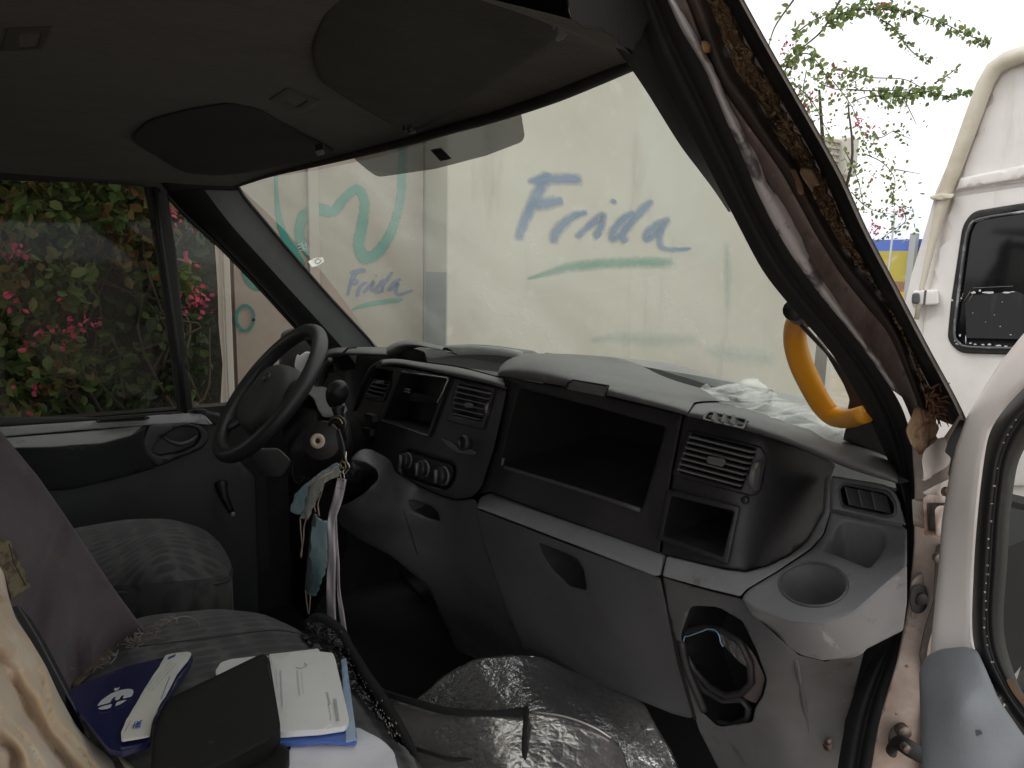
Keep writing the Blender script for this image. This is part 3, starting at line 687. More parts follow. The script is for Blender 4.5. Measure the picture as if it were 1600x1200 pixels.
# windscreen
def bil(u, v):
    A, B, C2, D2 = (np.array(q) for q in ((-.79, .46, 1.845), (-.79, .845, 1.40), (.80, .385, 1.815), (.86, .74, 1.40)))
    p = (A*(1-v)+B*v)*(1-u)+(C2*(1-v)+D2*v)*u
    return p+np.array([0, .10+.06*v, 0])*(1-(2*u-1)**2)+np.array([0, .02, .015])*math.sin(math.pi*v)
def GL(px, py, off=0.0):
    d = ray(px, py); d = d/np.linalg.norm(d); u, v, t = .5, .5, 1.2
    for _ in range(12):
        f0 = bil(u, v)-(C+d*t); e = 1e-4
        J = np.stack([(bil(u+e, v)-bil(u, v))/e, (bil(u, v+e)-bil(u, v))/e, -d], 1)
        s = np.linalg.lstsq(J, -f0, rcond=None)[0]; u += s[0]; v += s[1]; t += s[2]
    return C+d*(t-off)
def glass(name, tint, dustc, amt, gl=.05, tr=.5, var=None):
    m = D.materials.new(name); m.use_nodes = True; n = m.node_tree.nodes; l = m.node_tree.links; n.remove(n['Principled BSDF'])
    t = n.new('ShaderNodeBsdfTransparent'); t.inputs[0].default_value = (*tint, 1)
    g_ = n.new('ShaderNodeBsdfGlossy'); g_.inputs['Roughness'].default_value = .04; g_.inputs[0].default_value = (1, 1, 1, 1)
    d1 = n.new('ShaderNodeBsdfDiffuse'); d1.inputs[0].default_value = (*dustc, 1); d2 = n.new('ShaderNodeBsdfTranslucent'); d2.inputs[0].default_value = (*dustc, 1)
    a = n.new('ShaderNodeMixShader'); a.inputs[0].default_value = tr; l.new(d1.outputs[0], a.inputs[1]); l.new(d2.outputs[0], a.inputs[2])
    b = n.new('ShaderNodeMixShader'); b.inputs[0].default_value = amt
    if var:
        tc = n.new('ShaderNodeTexCoord'); nz = n.new('ShaderNodeTexNoise'); nz.inputs['Scale'].default_value = var[0]; nz.inputs['Detail'].default_value = 8; l.new(tc.outputs['Object'], nz.inputs['Vector'])
        mr = n.new('ShaderNodeMapRange'); mr.inputs[1].default_value = .35; mr.inputs[2].default_value = .7; mr.inputs[3].default_value = amt*(1-var[1]); mr.inputs[4].default_value = amt*(1+var[1])
        l.new(nz.outputs[0], mr.inputs[0]); l.new(mr.outputs[0], b.inputs[0])
    l.new(t.outputs[0], b.inputs[1]); l.new(a.outputs[0], b.inputs[2])
    c = n.new('ShaderNodeMixShader'); c.inputs[0].default_value = gl; l.new(b.outputs[0], c.inputs[1]); l.new(g_.outputs[0], c.inputs[2])
    l.new(c.outputs[0], n['Material Output'].inputs[0]); return m
WSG = glass('dusty_windscreen_glass', (.88, .92, .86), (.72, .75, .68), .24, .02, .78, var=(4, .4))
ws = loft('windscreen', [[bil(u, v) for u in np.linspace(0, 1, 25)] for v in np.linspace(0, 1, 15)], WSG, van, split=0)
# sensor tab printed on the glass
def dotted():
    m = D.materials.new('dotted_screen_print'); m.use_nodes = True; n = m.node_tree.nodes; l = m.node_tree.links; b = n['Principled BSDF']
    b.inputs['Base Color'].default_value = (.06, .062, .055, 1); b.inputs['Roughness'].default_value = .5
    tc = n.new('ShaderNodeTexCoord'); v = n.new('ShaderNodeTexVoronoi'); v.inputs['Scale'].default_value = 420; v.inputs['Randomness'].default_value = 0
    l.new(tc.outputs['Object'], v.inputs['Vector']); mr = n.new('ShaderNodeMapRange'); mr.inputs[1].default_value = .3; mr.inputs[2].default_value = .36
    mr.inputs[3].default_value = .93; mr.inputs[4].default_value = .78
    l.new(v.outputs['Distance'], mr.inputs[0]); t = n.new('ShaderNodeBsdfTransparent'); mx = n.new('ShaderNodeMixShader')
    l.new(mr.outputs[0], mx.inputs[0]); l.new(t.outputs[0], mx.inputs[1]); l.new(b.outputs[0], mx.inputs[2]); l.new(mx.outputs[0], n['Material Output'].inputs[0]); return m
gs = lambda off: (lambda x, y: GL(x, y, off))
sheet('dotted_sensor_tab', [(550, 245), (572, 264, 8), (590, 277, 8), (680, 264), (760, 243), (815, 222, 6), (820, 213, 6), (813, 170), (700, 195)], gs(.004), dotted(), ws, th=(0, .002, 0), roll=0, r=3)
sheet('sensor_window', [(672, 234), (689, 231), (706, 248), (688, 252)], gs(.007), VOID, ws, th=(0, .002, 0), roll=0, r=1, step=6)
STK = glass('white_sticker', (1, 1, 1), (.92, .92, .88), .95, 0, .75)
sheet('sticker', [(481, 408), (492, 403), (505, 402), (507, 409), (495, 416), (487, 417)], gs(.004), STK, ws, th=(0, .001, 0), roll=0, r=1, step=6)
T('sticker_mark', [GL(x, y, .006) for x, y in [(492, 408), (497, 404), (502, 407), (498, 412), (493, 411), (492, 408)]], .0008, mat('sticker_ink', (.05, .06, .06), .7), ws, seg=5)
join('sticker_residue', STK, ws, [tube('', [GL(a_, b_, .004), GL(c_, d_, .004)], .0006, None, seg=4) for a_, b_, c_, d_ in [(465, 388, 480, 382), (468, 392, 482, 387), (472, 380, 475, 393), (478, 379, 480, 391), (463, 384, 472, 380)]])
fr = [[bil(u, -.03) for u in np.linspace(0, 1, 25)], [bil(u, .012) for u in np.linspace(0, 1, 25)]]

# headliner
hf = [(368, 292), (420, 275), (490, 259), (560, 243), (640, 224), (700, 207), (760, 191), (815, 174), (870, 155), (930, 130), (985, 106), (1010, 95)]
hp = [P(x, y, 'z', 1.832-.03*(x-375)/605) for x, y in hf]
rows = []
for k, t in enumerate((-.02, 0, .03, .08, .14, .22, .35, .5, .7, 1.0, 1.45)):
    row = []
    for i, p in enumerate(hp):
        s = i/(len(hp)-1)*2-1
        xx = p[0]*(1+.09*min(1, t/.4)); dome = .034*(1-math.exp(-max(t, 0)/.12))*(1-abs(s)**6)
        if k == 0: row.append(p+np.array([0, .006, .001])); continue
        row.append(np.array([xx, p[1]-t, p[2]+dome+.012*(1-abs(s))+.004*nz3((xx, p[1]-t, 0), 5)]))
    e_ = row[-1]; cx = max(e_[0]+.004, .835 if t >= .05 else e_[0]+.012); row.append(np.array([(cx+e_[0])/2, e_[1], e_[2]-.002])); row.append(np.array([cx, e_[1], e_[2]-.008]))
    rows.append(row)
from mathutils.bvhtree import BVHTree
_nc = len(rows[0]); HLB = BVHTree.FromPolygons([Vector(p) for r_ in rows for p in r_], [(i*_nc+j, (i+1)*_nc+j, (i+1)*_nc+j+1, i*_nc+j+1) for i in range(len(rows)-1) for j in range(_nc-1)])
def HLS(off):
    def f(x, y):
        d = ray(x, y); d = d/np.linalg.norm(d); h = HLB.ray_cast(Vector(C), Vector(d))
        t = h[3] if h[0] is not None else np.linalg.norm(P(x, y, 'z', 1.85)-C)
        return C+d*(t-off)
    return f
sheet('roof_side_trim', [(886, -80), (1010, -80), (1015, 30), (992, 80), (972, 72), (950, 52), (915, 46), (893, 30), (887, 0)], surf('x', .845), VISOR, van, roll=3, th=(.004, 0, 0), r=4)
hl = loft('headliner', rows, HEADL, van, split=0); sb = hl.modifiers.new('s', 'SUBSURF'); sb.levels = sb.render_levels = 2
T('windscreen_edge_seal', [p+np.array([0, .0, .003]) for p in np.array(crom(hp, 4))], .0062, RUBBER, van, seg=8)
vz = lambda v: surf('z', v)
v1 = sheet('sun_visor', [(202, 216, 14), (230, 189, 10), (290, 172), (358, 162), (405, 172), (472, 209), (523, 236, 5), (520, 243, 4), (472, 253), (388, 270), (337, 275), (287, 270), (230, 236)], HLS(.022), VISOR, van, th=(0, 0, .012), roll=6, r=14)
sheet('visor_clip', [(492, 236), (505, 233), (508, 241), (496, 244)], vz(1.819), PLAST_BLK, v1, th=(0, 0, .01), roll=2, r=2, step=5)
v2 = sheet('sun_visor', [(545, -70), (505, 20), (484, 80, 24), (500, 128, 14), (560, 166), (625, 203, 10), (642, 205, 6), (664, 199), (760, 139), (860, 70, 10), (873, 58, 6), (876, 17), (886, -70)], vz([(x, y, float(HLS(.02)(x, y)[2])) for x, y in ((500, 100), (560, 60), (642, 200), (700, 120), (760, 139), (620, 10))]+[(870, 60, float(HLS(.02)(760, 139)[2])-.012), (880, -60, float(HLS(.02)(620, 10)[2])-.02)]), VISOR2, van, th=(0, 0, .012), roll=9, r=20)
v2['label'] = 'large passenger sun visor'; v1['label'] = 'smaller driver sun visor'
join('visor_clip', PLAST_BLK, v2, [disc(P(642, 200, 'z', 1.808), (0, .2, -1), .005, .006), disc(P(636, 196, 'z', 1.812), (0, .2, -1), .006, .006)])
sheet('visor_mount', [(872, 20), (888, 15), (897, 40), (880, 62), (868, 66), (862, 40)], vz(1.812), PLAST_BLK, v2, th=(0, 0, .02), roll=3, r=5)
GH = mat('recess_cover', (.065, .062, .052), .6)
for o_, h_ in (([(10, 45), (84, 42), (66, 78), (1, 80)], [(31, 52), (66, 50), (58, 74), (29, 76)]), ([(419, 157), (449, 137), (505, 158), (470, 178)], [(440, 156), (458, 147), (482, 156), (463, 169)])):
    q = sheet('handle_recess', o_, HLS(.006), GH, van, th=(0, 0, .012), roll=2, r=4, holes=[(h_, (0, 0, .02), 4)], step=8)

# driver side door
dd = mk('driver_door', *box((-.935, -.05, 1.0), (.05, 1.2, .5)), PLAST_DK, van, smooth=False)
DPAN = mat('door_card', (.052, .055, .056), .5, var=(8, (.04, .042, .043), .4, .7), bump=(600, .15))
sheet('door_card', [(-80, 650), (150, 652), (300, 642), (345, 645), (352, 700), (400, 745), (405, 960), (-80, 960)], X([(0, 700, -.885), (300, 700, -.885), (340, 900, -.87), (0, 900, -.87), (400, 740, -.86)]), DPAN, dd, roll=3, th=(-.02, 0, 0))
sheet('belt_trim', [(-60, 672), (0, 667), (150, 657), (290, 644), (318, 646, 8), (334, 664, 6), (300, 661), (235, 664), (150, 670), (-60, 688)], X([(0, 667, -.875), (300, 645, -.875), (0, 685, -.85), (300, 661, -.855)]), SHELF, dd, roll=3, th=(-.02, 0, 0), r=4)  # pale grey paints the window light along the trim
sheet('sill_slot', [(148, 657), (160, 654), (230, 650), (236, 653), (225, 657), (152, 661)], X(-.853), PLAST_DK, dd, roll=1, th=(-.01, 0, 0), r=3, step=8, holes=[([(156, 657), (226, 652), (222, 655), (158, 659)], (-.01, 0, 0), 1)])
sheet('armrest', [(-60, 700), (80, 698), (160, 692), (205, 680), (228, 666), (224, 690), (230, 712), (246, 730), (200, 744), (110, 765), (-60, 775)], X([(0, 705, -.815), (200, 690, -.83), (100, 730, -.835), (0, 770, -.875), (240, 725, -.872), (200, 744, -.875)]), DPAN, dd, roll=3, th=(-.04, 0, 0))
sheet('armrest_top', [(-60, 690), (100, 677), (190, 668), (226, 664), (205, 681), (160, 693), (80, 700), (-60, 703)], X([(-60, 690, -.86), (190, 668, -.86), (0, 702, -.81), (160, 693, -.82)]), SHELF, dd, roll=4, th=(-.03, 0, 0), r=3)  # much paler than the armrest, paints the light on its upper surface
es_ = sheet('handle_surround', [(232, 664), (290, 658), (318, 665, 10), (328, 682, 12), (318, 700, 10), (246, 730, 6), (228, 712), (222, 690)], X([(232, 664, -.855), (325, 690, -.86), (250, 725, -.86)]), PLAST_MID, dd, roll=4, th=(-.03, 0, 0),
            holes=[([(238, 707, 5), (240, 697), (262, 676), (282, 667), (306, 668, 8), (315, 681, 8), (305, 697), (278, 708), (250, 713)], (-.03, 0, 0), 5)], holemat=PLAST_BLK)
T('door_handle', [P(x, y, 'x', v) for x, y, v in [(256, 683, -.862), (266, 690, -.85), (283, 694, -.845), (298, 689, -.85), (307, 681, -.862)]], [.004, .005, .006, .006, .004], PLAST_MID, es_, spline=4, flat=((0, 0, 1), 1))
# winder
T('window_winder', [P(x, y, 'x', v) for x, y, v in [(345, 755, -.87), (350, 775, -.845), (362, 800, -.835)]], [.018, .012, .008], PLAST_BLK, dd, spline=4)
join('winder_knob', mat('knob_pale', (.3, .3, .28), .4), dd, [disc(P(364, 803, 'x', -.828), (1, -.3, .2), .006, .006)])
# frame and pillar
sheet('door_header', [(-60, 258), (0, 262), (150, 266), (240, 272), (264, 292), (262, 306), (258, 310), (223, 291), (150, 286), (-60, 280)], X(-.885), RUBBER, dd, roll=3, th=(-.03, 0, 0), r=4)
sheet('header_trim', [(-60, 250), (60, 255), (160, 262), (222, 272), (160, 271), (-60, 264)], X(-.872), mat('header_trim_grey', (.12, .12, .125), .5), dd, roll=2, th=(-.02, 0, 0), r=2)
sheet('window_divider', [(223, 288), (250, 290), (262, 304, 3), (275, 390), (288, 520), (302, 645), (278, 652), (268, 570), (252, 450), (238, 360)], X([(230, 290, -.885), (262, 300, -.885), (290, 645, -.885)]), RUBBER, dd, roll=4, th=(-.035, 0, 0), r=2)
T('window_channel', [P(x, y, 'x', -.878) for x, y in [(242, 292), (252, 370), (268, 480), (280, 560), (290, 648)]], .006, PLAST_BLK, dd, seg=8, flat=((1, 0, 0), .5))
T('window_seal', [P(x, y, 'x', -.884) for x, y in [(-60, 668), (0, 664), (150, 655), (290, 644), (310, 641), (325, 645), (340, 656)]], .005, RUBBER, dd, seg=8)
WNG = glass('dusty_door_glass', (.48, .48, .44), (.4, .4, .36), .012, .015, .6, var=(5, .6))
mk('window_glass', [P(x, y, 'x', -.9) for x, y in [(-260, 270), (262, 284), (300, 660), (-260, 680)]], [(0, 1, 2, 3)], WNG, dd)
WNG2 = glass('clear_quarter_glass', (.86, .84, .82), (.5, .46, .42), .02, .04, .6, var=(5, .6))
mk('quarter_glass', [P(x, y, 'x', -.905) for x, y in [(245, 290), (400, 420), (520, 560), (520, 660), (285, 660)]], [(0, 1, 2, 3, 4)], WNG2, dd)
# driver A pillar : cross-section curves outside -> inside
pc = [([(240, 262), (262, 304), (300, 344), (345, 385), (400, 442), (455, 502), (500, 552), (520, 575)], -.90),
      ([(262, 266), (285, 300), (322, 345), (368, 398), (415, 450), (470, 512), (520, 565), (535, 580)], -.868),
      ([(300, 268), (322, 300), (360, 350), (405, 400), (455, 455), (510, 515), (545, 555), (560, 575)], -.845),
      ([(335, 272), (352, 305), (390, 350), (440, 410), (490, 465), (540, 520), (570, 550), (580, 570)], -.825),
      ([(360, 275), (366, 298), (402, 343), (458, 408), (505, 462), (555, 517), (583, 548), (592, 565)], -.81),
      ([(372, 280), (374, 299), (410, 344), (464, 408), (511, 462), (562, 517), (592, 550), (602, 570)], -.80)]
APIL = mat('pillar_lit_trim', (.24, .25, .25), .38, var=(8, (.21, .218, .218), .4, .7), bump=(700, .1))  # lighter grey paints the light on the windscreen side of the pillar
wpl = loft('windscreen_pillar', [[P(q[0], q[1], 'x', v) for q in cur(p, 30)] for p, v in pc[:3]], PLAST_BLK, van, split=0)  # black outer strips paint the shaded side of the pillar
loft('pillar_lit_side', [[P(q[0], q[1], 'x', v) for q in cur(p, 30)] for p, v in pc[2:]], APIL, wpl, split=0)
q = cur(pc[-1][0], 30); T('glass_edge_seal', [P(a_[0]+2, a_[1], 'x', -.80) for a_ in q], .0045, RUBBER, van, seg=8)
q = cur(pc[0][0], 30); T('quarter_window_seal', [P(a_[0]-1, a_[1]+1, 'x', -.895) for a_ in q[2:]], .005, RUBBER, dd, seg=8)
sheet('pillar_top_cap', [(235, 264), (255, 262), (330, 268), (376, 283), (376, 298, 3), (300, 296), (264, 300)], X([(240, 264, -.885), (370, 290, -.80), (300, 290, -.85)]), PLAST_BLK, van, roll=2, th=(0, 0, .01), r=2)
# wing mirror outside
wm = sheet('wing_mirror', [(437, 532), (440, 519, 5), (454, 513, 6), (505, 511, 6), (512, 600, 10), (440, 602, 6), (436, 570)], X(-1.12), PLAST_BLK, van, roll=5, th=(-.09, 0, 0), r=8)
sheet('mirror_white_patch', [(460, 572), (462, 560), (465, 553), (468, 556), (478, 549), (492, 551), (494, 570), (484, 578), (478, 588), (468, 588)], X(-1.112), mat('patch_white', (.7, .7, .72), .5), wm, roll=1, th=(-.005, 0, 0), r=3, step=6)  # small irregular white sheet on the mirror housing
mk('mirror_arm', *bar(P(500, 560, 'x', -1.12), P(505, 570, 'x', -.95), .06, .05, (0, 0, 1)), PLAST_BLK, wm)
sheet('mirror_base', [(300, 640), (318, 638), (345, 650), (350, 662), (334, 664), (318, 648)], X(-.87), PLAST_DK, dd, roll=2, th=(-.02, 0, 0), r=4)

# ---------------------------------------------------------------- dashboard
dash = mk('dashboard', *box((0, .95, 1.1), (1.7, .24, .5)), VOID, van, smooth=False)
def padloft(name, secs, m, ys=(.66, .60, .578, .59, .64, .70, .98)):
    rows = []
    for lx, ly, rx, ry in secs:
        ysr = ys[6]-max(0, rx-1240)/163*.335
        L_ = np.array([lx, ly], float); R_ = np.array([rx, ry], float); pr = []
        fr_ = (0, 0, .25, .55, .85, 1.0)
        for k, f_ in enumerate(fr_):
            q = L_+(R_-L_)*f_
            pt = P(q[0], q[1], 'y', ys[k])
            kk_ = 1-.72*min(1, max(0, rx-1290)/113)
            if k: pt = P(q[0], q[1], 'y', .60+(ys[k]-.60)*kk_)
            if k == 0: pt = P(L_[0], L_[1], 'y', .60)+np.array([0, .07*kk_, 0.0])
            pr.append(pt)
        e = pr[-1].copy(); e[1] = ysr; e[2] -= .03; pr.append((pr[-1]+e)/2+np.array([0, 0, .004])); pr.append(e)
        rows.append(pr)
    o = loft(name, rows, m, dash, split=0)
    s = o.modifiers.new('s', 'SUBSURF'); s.levels = s.render_levels = 2
    return o
padloft('centre_pad', [(777, 589, 781, 572), (779, 590, 790, 560), (800, 595, 812, 550), (840, 601, 842, 550), (880, 608, 880, 560), (950, 623, 950, 586), (1010, 637, 1015, 603), (1064, 651, 1080, 621), (1069, 653, 1086, 626)], PAD)
padloft('end_pad', [(1071, 654, 1089, 629), (1076, 655, 1096, 628), (1130, 668, 1147, 633), (1180, 682, 1200, 648), (1230, 698, 1250, 666), (1275, 717, 1290, 682), (1320, 737, 1330, 694), (1370, 751, 1375, 713), (1398, 757, 1398, 733), (1403, 757, 1403, 745)], PAD)
sheet('pad_lid', [(889, 599), (896, 595), (950, 604), (944, 620), (884, 608)], Y([(889, 599, .583), (950, 604, .583), (944, 620, .588), (884, 608, .588)]), PAD, dash, roll=2, r=3, step=7)
T('pad_lid_groove', [P(x, y, 'y', .583) for x, y in [(883, 609), (888, 598), (896, 594), (951, 603), (945, 621)]], .0012, VOID, dash, seg=6)
dv = sheet('demister_vent', [(1096, 655), (1106, 641), (1169, 654), (1163, 671)], Y([(1096, 655, .574), (1106, 641, .588), (1169, 654, .588), (1163, 671, .574)]), PAD, dash, roll=2, r=5, step=7, holes=[([(1101, 654), (1109, 644), (1165, 656), (1160, 667)], (0, .03, -.01), 3)], holemat=VOID)
join('vent_slat', PAD, dv, [bar(P(x, 644+(x-1109)*.2, 'y', .589), P(x-5, 656+(x-1109)*.2, 'y', .577), .002, .008, (0, 1, 0)) for x in (1121, 1136, 1150)], smooth=False)
# left end of the dash top and instrument hood
def toploft(name, front, back, m, y0, y1, mid=.006):
    f_ = cur(front, 14); b_ = cur(back, 14); rows = []
    for a_, c_ in zip(f_, b_):
        p0 = P(a_[0], a_[1], 'y', y0); p2 = P(c_[0], c_[1], 'y', y1); pm = (p0*.6+p2*.4)+np.array([0, -.004, mid])
        rows.append([p0+np.array([0, .04, -.005]), p0, pm, p2, p2+np.array([0, .03, -.02])])
    o = loft(name, rows, m, dash, split=0); s = o.modifiers.new('s', 'SUBSURF'); s.levels = s.render_levels = 2; return o
toploft('driver_pad', [(505, 558), (515, 553), (555, 554), (602, 556)], [(512, 545), (530, 541), (570, 540), (612, 540)], PAD, .66, .76)
sheet('pad_groove', [(534, 551), (543, 543), (558, 542), (557, 544), (545, 545), (538, 552)], Y(.655), VOID, dash, roll=0, r=0, step=5)
hood = toploft('instrument_hood', [(598, 558), (608, 549), (626, 541), (650, 541), (672, 546), (690, 549)], [(604, 541), (615, 535), (632, 531), (652, 531), (676, 536), (700, 543)], PAD, .68, .76)
sheet('hood_face', [(603, 562), (612, 552), (627, 545), (650, 545), (664, 550), (668, 566)], Y(.71), PLAST_DK, dash, roll=2, r=3, step=8)
sheet('cluster_cavity', [(503, 552), (606, 550), (612, 600), (580, 640), (556, 690), (490, 700), (496, 600)], Y(.80), VOID, dash, roll=0, r=3)
for nm, pp in (('cavity_edge', [(516, 562), (508, 575), (502, 590), (499, 606)]), ('cavity_edge', [(598, 566), (584, 574), (574, 590), (564, 612), (556, 640)])):
    T(nm, [P(x, y, 'y', .655) for x, y in pp], .007, PLAST_MID if pp[0][0] < 560 else PLAST_DK, dash, seg=8, spline=4)
dvn = sheet('side_vent', [(496, 566), (511, 563), (503, 592), (497, 606), (490, 604)], Y(.68), PLAST_DK, dash, roll=1, r=2, step=6, holes=[([(499, 569), (508, 567), (500, 592), (494, 600)], (0, .02, 0), 1)])
join('vent_slat', PLAST_MID, dvn, [bar(P(496-i*.6, 572+i*6, 'y', .676), P(509-i*1.6, 571+i*6, 'y', .676), .003, .012, (0, 1, 0)) for i in range(5)], smooth=False)
# tray behind the centre and band in front of it
rows = []
ft = cur([(600, 560), (621, 559), (663, 565), (720, 573), (786, 590)], 16); bt = cur([(618, 552), (640, 546), (690, 541), (745, 541), (815, 550)], 16)
for a_, c_ in zip(ft, bt):
    p0 = P(a_[0], a_[1], 'y', .655); p2 = P(c_[0], c_[1], 'y', .93)
    rows.append([p0, p0+np.array([0, .01, -.03]), p0*.5+p2*.5+np.array([0, 0, -.07]), p2+np.array([0, -.02, -.03]), p2, p2+np.array([0, .03, 0.002]), p2+np.array([0, .1, -.03])])
loft('dash_tray', rows, VOID, dash, split=30)
T('tray_rim', [P(x, y+1, 'y', .925) for x, y in cur([(668, 545), (690, 542), (745, 542), (790, 546), (815, 551)], 14)], .005, PAD, dash, seg=8)
sheet('tray_flap', [(850, 551), (870, 553), (900, 558), (934, 566, 3), (937, 578), (900, 572)], Y(.86), mat('dark_flap', (.06, .058, .055), .7), dash, th=(0, .05, 0), roll=2, r=2, step=8)
rows = []
bb = cur([(594, 572), (621, 571), (698, 587), (760, 600), (790, 609)], 16); tt = cur([(600, 560), (621, 559), (663, 565), (720, 573), (786, 590)], 16)
for a_, c_ in zip(bb, tt):
    m1 = a_+(c_-a_)*.3; m2 = a_+(c_-a_)*.7
    rows.append([P(a_[0], a_[1], 'y', .64), P(a_[0], a_[1], 'y', .612), P(m1[0], m1[1], 'y', .604), P(m2[0], m2[1], 'y', .615), P(c_[0], c_[1], 'y', .645), P(c_[0], c_[1], 'y', .655)+np.array([0, .01, -.01])])
o = loft('centre_trim_band', rows, PAD, dash, split=0); s = o.modifiers.new('s', 'SUBSURF'); s.levels = s.render_levels = 2

# centre facia
FY = RBF([(598, 563, .625), (700, 588, .612), (785, 605, .612), (745, 775, .575), (618, 740, .585), (553, 645, .655), (575, 575, .672), (548, 700, .655), (690, 680, .592)])
fac = sheet('centre_facia', [(576, 574), (590, 567), (604, 571), (700, 588), (792, 609), (786, 640), (772, 700), (752, 762, 14), (738, 777, 10), (712, 780), (690, 774), (655, 758), (620, 738), (600, 728), (560, 725), (544, 700), (550, 655), (563, 612)], surf('y', FY), PLAST_DK, dash, roll=5, th=(0, .04, 0), r=5, step=10,
            holes=[([(588, 575), (616, 580), (602, 627), (568, 620)], (0, .035, 0), 3), ([(627, 581), (700, 592), (669, 678), (597, 656)], (0, .14, 0), 2), ([(718, 598), (770, 610), (754, 663), (705, 652)], (0, .035, 0), 3),
                   ([(622, 716, 12), (636, 700, 10), (712, 722, 10), (714, 745, 14), (700, 768, 14), (672, 760), (624, 742, 10)], (0, .012, 0), 8)], holemat=PLAST_BLK)
def slats(n, tl, tr, bl, br, yf, m, parent, w=.008, h=.002, lean=-.1):
    out = []
    for i in range(n):
        t = (i+.5)/n; a_ = np.array(tl)+(np.array(bl)-np.array(tl))*t; c_ = np.array(tr)+(np.array(br)-np.array(tr))*t
        out.append(bar(P(a_[0], a_[1], 'y', yf), P(c_[0], c_[1], 'y', yf), h, w, (0, 1, lean)))
    return join('vent_slats', m, parent, out, smooth=False)
SLATM = mat('slat_plastic', (.11, .105, .108), .4)
av = sheet('air_vent', [(583, 592), (612, 597), (599, 628), (567, 621)], surf('y', lambda x, y: FY(x, y)-.003), PLAST_DK, dash, roll=2, th=(0, .02, 0), r=2, step=6, holes=[([(586, 594), (608, 598), (597, 624), (571, 618)], (0, .03, 0), 1)])
slats(4, (586, 594), (608, 598), (571, 618), (597, 624), .64, SLATM, av)
sheet('vent_tab', [(588, 595), (600, 594), (601, 599), (589, 600)], Y(.622), mat('tab_grey', (.13, .13, .13), .4), av, roll=1, th=(0, .008, 0), r=1, step=5)
av = sheet('air_vent', [(713, 596), (774, 608), (755, 672), (697, 657)], surf('y', lambda x, y: FY(x, y)-.004), PLAST_DK, dash, roll=2, th=(0, .02, 0), r=3, step=7, holes=[([(718, 600), (768, 611), (752, 660), (704, 649)], (0, .03, 0), 2)])
slats(6, (718, 600), (768, 611), (704, 649), (752, 660), .606, SLATM, av)
sheet('vent_tab', [(724, 631), (731, 629), (740, 632), (737, 637), (727, 637)], Y(.588), mat('tab_grey', (0, 0, 0)), av, roll=1, th=(0, .01, 0), r=1, step=5)
join('vent_wheel', SLATM, av, [disc(P(768, 638, 'y', .612)+np.array([-.002, 0, 0]), (1, 0, 0), .0125, .005)])
rf = sheet('radio_frame', [(624, 577), (704, 589), (671, 683), (592, 658)], surf('y', lambda x, y: FY(x, y)-.006), PLAST_BLK, dash, roll=1.5, th=(0, .02, 0), r=3, step=8, holes=[([(628, 583), (698, 593), (668, 676), (599, 655)], (0, .05, 0), 2)])
sheet('radio_shelf', [(613, 618), (640, 612), (682, 620), (690, 600), (700, 594), (688, 633), (670, 631), (612, 624)], Y(.64), PLAST_BLK, rf, roll=1, th=(0, .05, 0), r=2, step=7)
edge = mat('worn_bright_edge', (.3, .29, .28), .35)
T('frame_edge', [P(x, y, 'y', FY(x, y)-.007) for x, y in [(628, 580), (660, 585), (697, 590), (700, 593), (692, 612), (683, 629)]], .0012, edge, rf, seg=6)
T('frame_edge', [P(x, y, 'y', FY(x, y)-.007) for x, y in [(596, 657), (630, 668), (667, 680)]], .0012, mat('edge_dim', (.12, .12, .12), .4), rf, seg=6)
T('loose_clip', [P(x, y, 'y', .635) for x, y in [(641, 609), (632, 607), (631, 611), (640, 613)]], .0016, edge, rf, seg=6)
ls = join('lighter_socket', PLAST_BLK, dash, [disc(P(727, 692, 'y', .578), (.1, -1, .1), .0125, .008, r2=.009), disc(P(727, 692, 'y', .586), (.1, -1, .1), .009, .002)])
sheet('socket_lip', [(688, 684), (705, 690), (716, 701, 4), (735, 702), (745, 708), (742, 712), (712, 708), (698, 697)], surf('y', lambda x, y: FY(x, y)-.006), PLAST_MID, dash, roll=2, th=(0, .01, 0), r=3, step=7)
hv = sheet('heater_panel', [(626, 718, 10), (638, 705, 8), (708, 726, 10), (709, 744, 12), (697, 763, 12), (672, 756), (628, 739, 8)], surf('y', lambda x, y: FY(x, y)+.006), PLAST_BLK, dash, roll=2, th=(0, .01, 0), r=6, step=9)
for (x, y, rr) in ((638, 719, .0135), (664, 732, .014), (694, 743, .0145)):
    c0 = P(x, y, 'y', FY(x, y)+.004)
    kb = join('heater_knob', PLAST_BLK, hv, [disc(c0, (.15, -1, .12), rr, .014)])
    join('knob_ring', mat('edge_dim', (0, 0, 0)), kb, [disc(c0, (.15, -1, .12), rr+.0012, .004, r2=rr)])
    join('knob_mark', mat('printed_mark', (.35, .35, .34), .6), hv, [disc(c0+np.array([rr*1.35*math.cos(t), -.003, rr*1.35*math.sin(t)]), (0, -1, 0), .0007, .0003, n=6) for t in np.linspace(-.6, 3.7, 8)])['kind'] = 'stuff'
    mk('knob_grip', *bar(c0+np.array([0, -.016, .012]), c0+np.array([0, -.016, -.010]), .004, .006, (0, -1, 0)), SLATM, kb)
join('switch', PLAST_DK, dash, [bar(P(574, 650, 'y', .625), P(586, 654, 'y', .618), .014, .012, (0, -1, 0)), bar(P(570, 672, 'y', .625), P(582, 676, 'y', .62), .014, .012, (0, -1, 0))], smooth=False)

